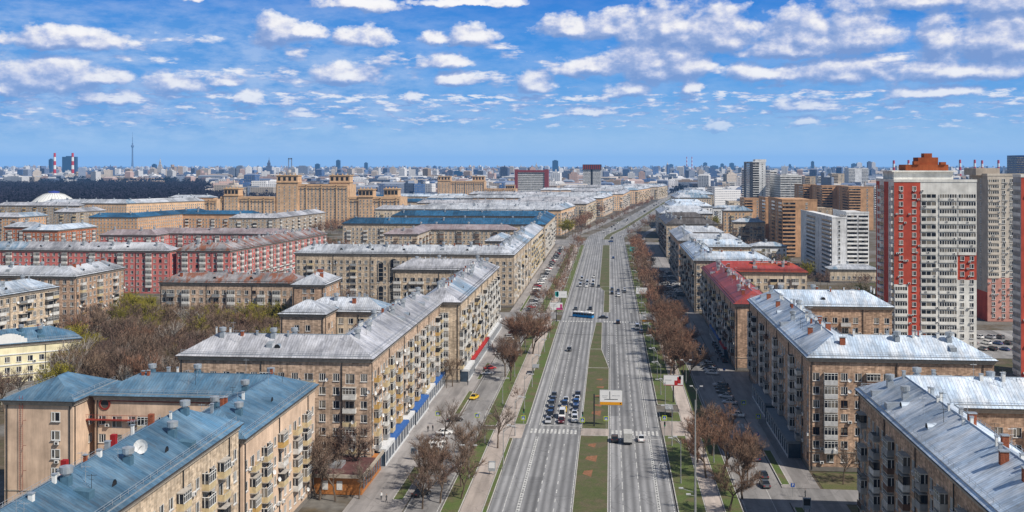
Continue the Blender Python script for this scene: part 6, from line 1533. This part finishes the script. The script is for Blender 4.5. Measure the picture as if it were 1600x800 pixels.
# high-rises on the skyline
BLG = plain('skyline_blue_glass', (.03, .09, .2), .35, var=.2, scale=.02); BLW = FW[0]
sky_hr = [(97, 119, 5200, 245, BLG, 'broad blue glass high-rise behind the right striped chimney'), (76, 81, 5200, 249, BLG, 'slim dark tower left of the striped chimneys'), (161, 187, 5000, 263.5, FW[0], 'wide white slab on the left skyline'), (237, 243, 6000, 257, BLG, 'dark blue twin tower on the left skyline'), (357, 367, 4300, 263, FW[3], 'grey slab on the left skyline'), (369, 380, 4300, 260, FW[3], 'taller grey slab beside it on the left skyline'),
          (525, 531, 7000, 250.5, BLG, 'small dark blue tower on the middle skyline'), (569, 574, 7500, 254.5, BLG, 'smaller dark blue tower right of it'), (462, 481, 5200, 260, FW[3], 'blue grey slab below the frame tower'), (492, 499, 6500, 256.5, BLG, 'low blue tower near the frame tower'), (863, 872, 6800, 251, BLG, 'blue tower with a stepped side on the skyline above the avenue'), (706, 722, 4300, 268, BLG, 'dark domed block above the golden pair'), (878, 897, 3600, 269, FW[6], 'dark blue slab left of the lattice crowned tower'),
          (981, 992, 3300, 270, FW[0], 'white tower right of the lattice crowned tower'), (998, 1008, 3200, 269, FW[2], 'orange pink twin tower beside the white one'), (1099, 1105, 8500, 254.5, BLG, 'first blue tower of the right skyline row'), (1126, 1131, 8500, 256, BLG, 'second blue tower of the right skyline row'), (1140, 1147, 8500, 255, BLG, 'third blue tower of the right skyline row'), (1110, 1122, 9500, 259, BLG, 'low blue tower in the right skyline row'),
          (1331, 1338, 7000, 256, BLG, 'blue skyline tower left of the white striped one'), (1339, 1347, 7000, 254.5, FW[0], 'white skyline tower with blue stripes'), (1356, 1362, 5600, 253, FW[6], 'dark tower with a pointed top on the right skyline'), (1362, 1368, 5600, 254, FW[0], 'white half of the pointed tower on the right skyline'), (1233, 1236, 8000, 257, BLG, 'thin blue tower on the right skyline'), (1268, 1272, 7000, 252.5, BLG, 'slender dark spire tower on the right skyline'), (1357, 1382, 3300, 274.5, FW[3], 'grey box building right of the ribbed high-rise'),
          (1180 - 72, 1190 - 72, 5200, 262, FW[4], 'broad blue block among the right skyline'), (985, 1008, 4300, 266, FW[3], 'grey slab next to the spired tower'), (1045, 1052, 9000, 257, BLG, 'faint blue tower above the avenue end'), (1020, 1029, 5200, 261, FW[4], 'blue slab left of the spired tower')]
for (p0, p1, d, yt, mt, lab) in sky_hr:
    a, c_ = atd(p0, d), atd(p1, d); z = CAMH - (yt - 258) / FPX * d; w = math.dist(a, c_)
    b = MB(); b.box(0, 0, 0, w, 22, z, 0); b.box(w * .25, 4, z, w * .75, 16, z + 4, 0)
    o = b.build('high_rise', mt); o.location = (a[0], a[1], 0); o.rotation_euler = (0, 0, TH * 0); tag(o, lab, 'high-rise')
WSTONE = farwall('spire_stone', (.62, .55, .48))
def spired(px, d, yt, wpx, lab, dark=False):
    x, y = atd(px, d); w = wpx / FPX * d; z = CAMH - (yt - 258) / FPX * d; b = MB()
    for (f, a, c_) in ((1, 0, .45), (.62, .45, .62), (.36, .62, .76)): b.box(-w / 2 * f, -w * .2 * f, z * a, w / 2 * f, w * .4 * f, z * c_, 0)
    b.lathe((0, w * .1, z * .76), [(w * .13, 0), (w * .1, z * .08), (w * .03, z * .12), (.3, z * .24)], 8, 0)
    o = b.build('spired_tower', WSTONE if not dark else FW[6]); o.location = (x, y, 0); tag(o, lab, 'tower')
spired(250, 6000, 245, 8, 'stone tower with a needle spire on the left skyline'); spired(420, 4600, 245, 13, 'domed dark topped tower on the left skyline', True); spired(1043, 5600, 252, 12, 'pale spired tower above the end of the avenue'); spired(838, 7000, 253, 9, 'faint pale spired tower behind the hotel'); spired(814, 7500, 256, 5, 'tiny spired tower left of the hotel')
x, y = atd(453, 6200); b = MB(); b.box(-11, 0, 0, -7, 8, 112, 0); b.box(7, 0, 0, 11, 8, 112, 0); b.box(-11, 0, 104, 11, 8, 112.1, 0); o = b.build('frame_tower', FW[3]); o.location = (x, y, 0); tag(o, 'open white frame tower on the skyline left of centre', 'tower')
# tv tower
x, y = atd(207, 15000); TVC = plain('tv_tower_concrete', (.1, .13, .2), .8); b = MB(); b.lathe((0, 0, 0), [(32, 0), (16, 60), (11, 150), (9, 320), (20, 330), (20, 350), (9, 360), (8, 385), (4, 390), (3.5, 470), (1.6, 475), (1.2, 540), (.1, 541)], 10)
o = b.build('tv_tower', TVC); o.location = (x, y, 0); tag(o, 'very tall needle thin television tower on the left horizon', 'tower')
# striped chimneys
STR = plain('chimney_red', (.5, .03, .04), .7, var=.1); STW = plain('chimney_white', (.75, .75, .75), .7, var=.1)
def stack(px, d, yt, r_, n, lab, grp):
    x, y = atd(px, d); z = CAMH - (yt - 258) / FPX * d; b = MB()
    for k in range(n):
        z0, z1 = z * k / n, z * (k + 1) / n; ra, rb_ = r_ * (1.5 - .5 * z0 / z), r_ * (1.5 - .5 * z1 / z); b.tube((0, 0, z0), (0, 0, z1), ra, rb_, 10, (n - 1 - k) % 2)
    o = b.build('striped_chimney', [STR, STW]); o.location = (x, y, 0); tag(o, lab, 'chimney', grp)
stack(85.5, 4500, 239, 4.6, 7, 'left one of the two tall red and white chimneys', 'two tall striped chimneys'); stack(113.5, 4500, 239, 4.6, 7, 'right one of the two tall red and white chimneys', 'two tall striped chimneys')
for px, yt, w_ in ((1396.5, 250.5, 'first, left of the orange rooftop'), (1419.5, 250, 'second, left of the orange rooftop'), (1500, 249.5, 'third, right of the orange rooftop'), (1523, 249.5, 'fourth, above the beige tower'), (1534.5, 250.5, 'fifth, above the beige tower'), (1560, 250, 'sixth, above the beige tower')): stack(px, 3800, yt, 3.6, 7, 'red and white chimney behind the towers, ' + w_, 'chimneys behind the towers')
for px in (1073, 1081): stack(px, 9000, 245, 3.4, 9, 'thin distant striped chimney above the avenue end, %s of a pair' % ('left' if px < 1075 else 'right'), 'thin distant chimneys')
# circus dome
x, y = atd(84, 1560); t = thing('circus', 'white tent shaped circus dome before the dark forest', 'circus', (x, y, 0))
b = MB(); nr = 32
prof = [(36, 9), (31, 15), (24, 21), (15, 26.5), (8, 28.5)]
b.lathe((0, 0, 0), prof, nr, 0); b.lathe((0, 0, 0), [(38, 0), (38, 9), (36, 9.01)], nr, 0); b.build('dome', plain('dome_white', (.75, .75, .72), .5, var=.08), t)
b = MB()
for k in range(nr):
    a = 2 * PI * k / nr
    for (r0, z0), (r1, z1) in zip(prof[:-1], prof[1:]): b.tube((r0 * math.cos(a), r0 * math.sin(a), z0 + .1), (r1 * math.cos(a), r1 * math.sin(a), z1 + .1), .35, .3, 3, 0, False)
b.build('rib', STEEL, t)['kind'] = 'stuff'; b = MB(); b.lathe((0, 0, 0), [(8, 28.4), (8, 31), (.1, 32)], 16, 0); b.build('cap', plain('cap_blue', (.03, .05, .3), .5), t)
# forests
def forest(name, label, specs, mt, s0=5.0):
    V = []; 
    for (px0, px1, d0, d1, n, hh) in specs:
        px = NR.uniform(px0, px1, n); d = d0 * (d1 / d0) ** NR.uniform(0, 1, n); l = (px - 800) / FPX * d
        X = l * CT - d * ST; Y = l * ST + d * CT; h = hh * NR.uniform(.7, 1.15, n)
        for j in range(14):
            cx = X + NR.normal(0, s0 * .45, n); cy = Y + NR.normal(0, s0 * .45, n); cz = h * NR.uniform(.25, 1, n) ** .6
            tri = np.empty((n, 3, 3)); base = np.stack([cx, cy, cz], 1)
            for q in range(3): tri[:, q, :] = base + NR.normal(0, 1, (n, 3)) * np.array([1.5, 1.2, 1.5]) * (s0 / 5)
            V.append(tri.reshape(-1, 3))
    V = np.concatenate(V); nf = len(V) // 3
    me = bpy.data.meshes.new(name); me.vertices.add(len(V)); me.vertices.foreach_set('co', V.astype(np.float32).ravel()); me.loops.add(nf * 3); me.loops.foreach_set('vertex_index', np.arange(nf * 3, dtype=np.int32)); me.polygons.add(nf); me.polygons.foreach_set('loop_start', np.arange(nf, dtype=np.int32) * 3); me.update(calc_edges=True); me.materials.append(mt)
    o = bpy.data.objects.new(name, me); C.objects.link(o); tag(o, label, 'forest', kind='stuff')
FORM, Nf = newmat('distant_forest'); pz = Nf.n('ShaderNodeNewGeometry').outputs['Position']; setin(Nf, 'Base Color', Nf.ramp(Nf.noise(pz, .02, 5, .7), [(.35, (.008, .01, .03)), (.6, (.018, .018, .04)), (.75, (.035, .03, .045))])); setin(Nf, 'Roughness', .95)  # navy of the distance haze is put into the forest colour
forest('forest', 'wide dark forest belt behind the circus dome', [(-80, 350, 1620, 3300, 11000, 20), (330, 560, 1900, 3000, 700, 18)], FORM)
WOODM = plain('hazy_woods', (.012, .02, .045), .95, var=.4, scale=.02)  # bluish base colour imitates haze over the far woods
forest('woods', 'dark woods scattered through the distant city', [(-60, 1660, 3500, 16000, 22000, 22), (560, 1140, 2500, 3500, 900, 16), (1130, 1660, 1900, 6500, 5000, 18)], WOODM, 12.0)

# ------------------------------------------------------------------ air, sky, light, camera
m = bpy.data.materials.new('hazy_air'); m.use_nodes = True; N = NT(m.node_tree); out = N.n('ShaderNodeOutputMaterial')
HAZE = 3.4e-5; HC = (.18, .42, .83)
ab = N.n('ShaderNodeVolumeAbsorption', ins={'Color': (0, 0, 0, 1), 'Density': HAZE}); em = N.n('ShaderNodeEmission', ins={'Color': HC + (1,), 'Strength': HAZE}); ad = N.n('ShaderNodeAddShader')
m.node_tree.links.new(ab.outputs[0], ad.inputs[0]); m.node_tree.links.new(em.outputs[0], ad.inputs[1]); m.node_tree.links.new(ad.outputs[0], out.inputs['Volume'])
b = MB(); b.box(-29000, -450, -5, 29000, 44000, 420, 0); o = b.build('sky_haze', m); o['kind'] = 'structure'
# clouds: one density field over azimuth and elevation, sampled twice for the shading of their undersides
g = bpy.data.node_groups.new('cloud_density', 'ShaderNodeTree')
g.interface.new_socket('uv', in_out='INPUT', socket_type='NodeSocketVector'); g.interface.new_socket('d', in_out='OUTPUT', socket_type='NodeSocketFloat')
G = NT(g); gi = G.n('NodeGroupInput'); go = G.n('NodeGroupOutput'); uv = gi.outputs[0]
nz = G.noise(G.vm('MULTIPLY', uv, (.022, .032, 1)), 1.0, 6, .56, out=0)
warp = G.vm('SUBTRACT', G.noise(G.vm('MULTIPLY', uv, (.022, .034, 1)), 1.0, 5, .62, out=1), (.5, .5, .5))
blobs = [(960, 38, 75, 18), (1040, 38, 70, 27), (1120, 42, 70, 30), (890, 42, 55, 12), (1010, 92, 60, 27), (1070, 93, 50, 24), (930, 100, 70, 13), (1250, 50, 60, 26), (1330, 52, 68, 26), (1235, 78, 90, 13), (1440, 68, 36, 26), (1520, 62, 80, 36), (1410, 12, 120, 14), (1540, 14, 100, 22),
         (435, 50, 44, 17), (480, 50, 36, 9), (572, 56, 42, 13), (725, 54, 48, 13), (680, 58, 38, 8), (560, 6, 70, 9), (740, 3, 100, 5), (700, 93, 40, 9), (312, 4, 16, 7), (110, 125, 85, 20), (190, 126, 40, 10), (285, 134, 58, 13), (360, 126, 26, 9), (130, 72, 90, 13), (835, 124, 34, 14), (715, 122, 38, 9), (985, 136, 34, 11), (1080, 135, 15, 9), (1250, 163, 52, 9), (1200, 115, 70, 11), (1310, 112, 90, 16), (1480, 118, 110, 13), (1440, 148, 60, 8), (545, 114, 60, 13), (400, 155, 20, 7), (475, 177, 36, 6), (210, 158, 50, 8), (45, 145, 50, 9), (1125, 195, 20, 6), (1250, 190, 24, 7), (640, 150, 18, 7), (920, 170, 45, 6)]
acc = None
wuv = G.vm('MULTIPLY_ADD', warp, (46, 26, 0), uv)
for (cx, cy, rx, ry) in blobs:
    cx2, cy2 = cx, 258 - cy
    q = G.vm('MULTIPLY_ADD', wuv, (1 / (rx * 1.1), 1 / (ry * 2.15), 0), (-cx2 / (rx * 1.1), -(cy2 - ry * .8) / (ry * 2.15), 0))
    q = G.vm('MAXIMUM', q, G.vm('MULTIPLY', q, (-1, -2.6, 0)))
    l = G.vm('LENGTH', q, out=1); acc = l if acc is None else G.math('MINIMUM', acc, l)
bd = G.math('SUBTRACT', 1.0, acc)
# small cumulus rows flattening towards the horizon
sx = G.n('ShaderNodeSeparateXYZ', ins={0: uv}); el = sx.outputs[1]
smA = G.noise(G.vm('MULTIPLY', uv, (.012, .04, 0)), 1.0, 7, .6); smB = G.noise(G.vm('MULTIPLY_ADD', uv, (.03, .12, 0), (7, 3, 0)), 1.0, 6, .6)
bA = G.ramp(G.math('DIVIDE', el, 260.0), [(.38, 0.0), (.46, .9), (.72, .9), (.9, .5)]); bB = G.ramp(G.math('DIVIDE', el, 260.0), [(.12, 0.0), (.22, .9), (.42, 1.0), (.52, 0.0)])
sd = G.math('MAXIMUM', G.math('MULTIPLY_ADD', G.math('SUBTRACT', smA, .475), 3.0, G.math('MULTIPLY', G.math('SUBTRACT', bA, 1.0), 2.0)), G.math('MULTIPLY_ADD', G.math('SUBTRACT', smB, .45), 2.8, G.math('MULTIPLY', G.math('SUBTRACT', bB, 1.0), 2.0)))
dd = G.math('MAXIMUM', G.math('MULTIPLY_ADD', G.math('SUBTRACT', nz, .5), 1.7, G.math('ADD', bd, .04)), G.math('MULTIPLY_ADD', G.math('SUBTRACT', nz, .5), .6, sd))
g.links.new(dd, go.inputs[0])

W = bpy.data.worlds.new('World'); bpy.context.scene.world = W; W.use_nodes = True; N = NT(W.node_tree)
SUN_EL, SUN_AZ = rad(47), math.atan2(-.5, .87)
out = N.n('ShaderNodeOutputWorld'); bg = N.n('ShaderNodeBackground')
sk = N.n('ShaderNodeTexSky'); sk.sky_type = 'NISHITA'; sk.sun_disc = False; sk.sun_elevation = SUN_EL; sk.sun_rotation = PI / 2 - SUN_AZ; sk.altitude = 150; sk.ozone_density = 2.0; sk.dust_density = .4
tc = N.n('ShaderNodeTexCoord').outputs['Generated']; sp = N.n('ShaderNodeSeparateXYZ', ins={0: tc})
azr = N.math('ARCTAN2', sp.outputs[0], sp.outputs[1]); elr = N.math('ARCSINE', sp.outputs[2])
au = N.math('MULTIPLY_ADD', azr, 1655.0, 955.0); ev = N.math('MULTIPLY', elr, 1645.0)
uvw = N.n('ShaderNodeCombineXYZ', ins={0: au, 1: ev, 2: 0.0}).outputs[0]
def dens(v):
    o = N.n('ShaderNodeGroup', node_tree=g); W.node_tree.links.new(v, o.inputs[0]); return o.outputs[0]
d0 = dens(uvw); d1 = dens(N.vm('ADD', uvw, (8, 12, 0)))
mask = N.ramp(d0, [(.0, 0.0), (.1, .35), (.28, .88), (.5, 1.0)])
lit = N.math('SUBTRACT', d0, d1)
shade = N.ramp(N.math('MULTIPLY_ADD', lit, 1.0, .33), [(.0, (.2, .32, .62)), (.3, (.33, .43, .7)), (.5, (.55, .6, .8)), (.8, (.92, .9, .92)), (1, (1, .98, .97))])
# clear sky: Nishita pulled to the deep blue of the day
SK = .1
elk = N.math('DIVIDE', ev, 260.0)
grad = N.ramp(elk, [(0, (.5, .68, .88)), (.18, (.34, .57, .84)), (.4, (.12, .38, .8)), (.7, (.0, .24, .76)), (1.0, (.0, .17, .66))])
nish = N.vm('SCALE', sk.outputs[0], None); nish.node.inputs['Scale'].default_value = SK
low = N.ramp(N.math('DIVIDE', ev, 1500.0), [(.17, 1.0), (.4, 0.0)])
base = N.mix(.94, nish, grad)
veil_n = N.noise(N.vm('MULTIPLY', uvw, (.004, .012, 1)), 1.0, 7, .62)
lft = N.ramp(N.math('DIVIDE', au, 1600.0), [(.0, 1.0), (.34, .85), (.5, .4), (.7, .35), (1, .45)])
vh = N.ramp(elk, [(.05, .1), (.25, .8), (.55, 1.0), (.75, .8), (1, .35)])
vmask = N.math('MULTIPLY', N.math('MULTIPLY', N.ramp(veil_n, [(.36, .4), (.45, .85), (.52, 1.0)]), lft), N.math('MULTIPLY', vh, .92))
vc = N.mix(N.ramp(N.noise(N.vm('MULTIPLY', uvw, (.014, .04, 1)), 1.0, 5, .65), [(.4, 0.0), (.62, 1.0)]), (.13, .34, .72), (.42, .56, .82))
base = N.mix(vmask, base, vc)
fade = N.ramp(elk, [(.08, .1), (.3, .75), (.6, 1.0)])
cl = N.mix(N.math('MULTIPLY', N.math('MULTIPLY', mask, fade), N.ramp(N.math('DIVIDE', ev, 400.0), [(.8, 1.0), (1, .4)])), base, shade)
W.node_tree.links.new(cl, bg.inputs['Color']); bg.inputs['Strength'].default_value = 1.0
bg2 = N.n('ShaderNodeBackground'); W.node_tree.links.new(N.mix(.12, nish, (.5, .56, .7)), bg2.inputs['Color']); bg2.inputs['Strength'].default_value = .75
front = N.math('MULTIPLY', N.ramp(N.math('DIVIDE', ev, 1000.0), [(.33, 1.0), (.42, 0.0)]), N.math('GREATER_THAN', ev, -40.0))
front = N.math('MULTIPLY', front, N.ramp(N.math('ABSOLUTE', azr), [(.75, 1.0), (.95, 0.0)]))
ms = N.n('ShaderNodeMixShader'); W.node_tree.links.new(front, ms.inputs[0]); W.node_tree.links.new(bg2.outputs[0], ms.inputs[1]); W.node_tree.links.new(bg.outputs[0], ms.inputs[2]); W.node_tree.links.new(ms.outputs[0], out.inputs[0])
W.cycles.sampling_method = 'MANUAL'; W.cycles.sample_map_resolution = 512

L = bpy.data.lights.new('sun', 'SUN'); L.energy = 5.0; L.angle = rad(.53); L.color = (1.0, .93, .83)
o = bpy.data.objects.new('sun', L); C.objects.link(o)
sv = (math.cos(SUN_EL) * math.cos(SUN_AZ), math.cos(SUN_EL) * math.sin(SUN_AZ), math.sin(SUN_EL))
from mathutils import Vector
o.rotation_euler = Vector(sv).to_track_quat('Z', 'Y').to_euler()
cam = bpy.data.cameras.new('camera'); cam.sensor_width = 36; cam.lens = 36 * FPX / 1600; cam.shift_y = -142 / 1600; cam.clip_start = 1; cam.clip_end = 60000
co = bpy.data.objects.new('camera', cam); C.objects.link(co); co.location = (0, 0, CAMH); co.rotation_euler = (PI / 2, 0, TH)
sc = bpy.context.scene; sc.camera = co
sc.view_settings.view_transform = 'Standard'; sc.view_settings.look = 'None'; sc.view_settings.exposure = 0; sc.view_settings.gamma = 1
sc.cycles.max_bounces = 4; sc.cycles.diffuse_bounces = 2; sc.cycles.glossy_bounces = 2; sc.cycles.transmission_bounces = 2; sc.cycles.transparent_max_bounces = 4; sc.cycles.volume_bounces = 0
sc.cycles.use_denoising = True
print('objects', len(bpy.data.objects), STAT)
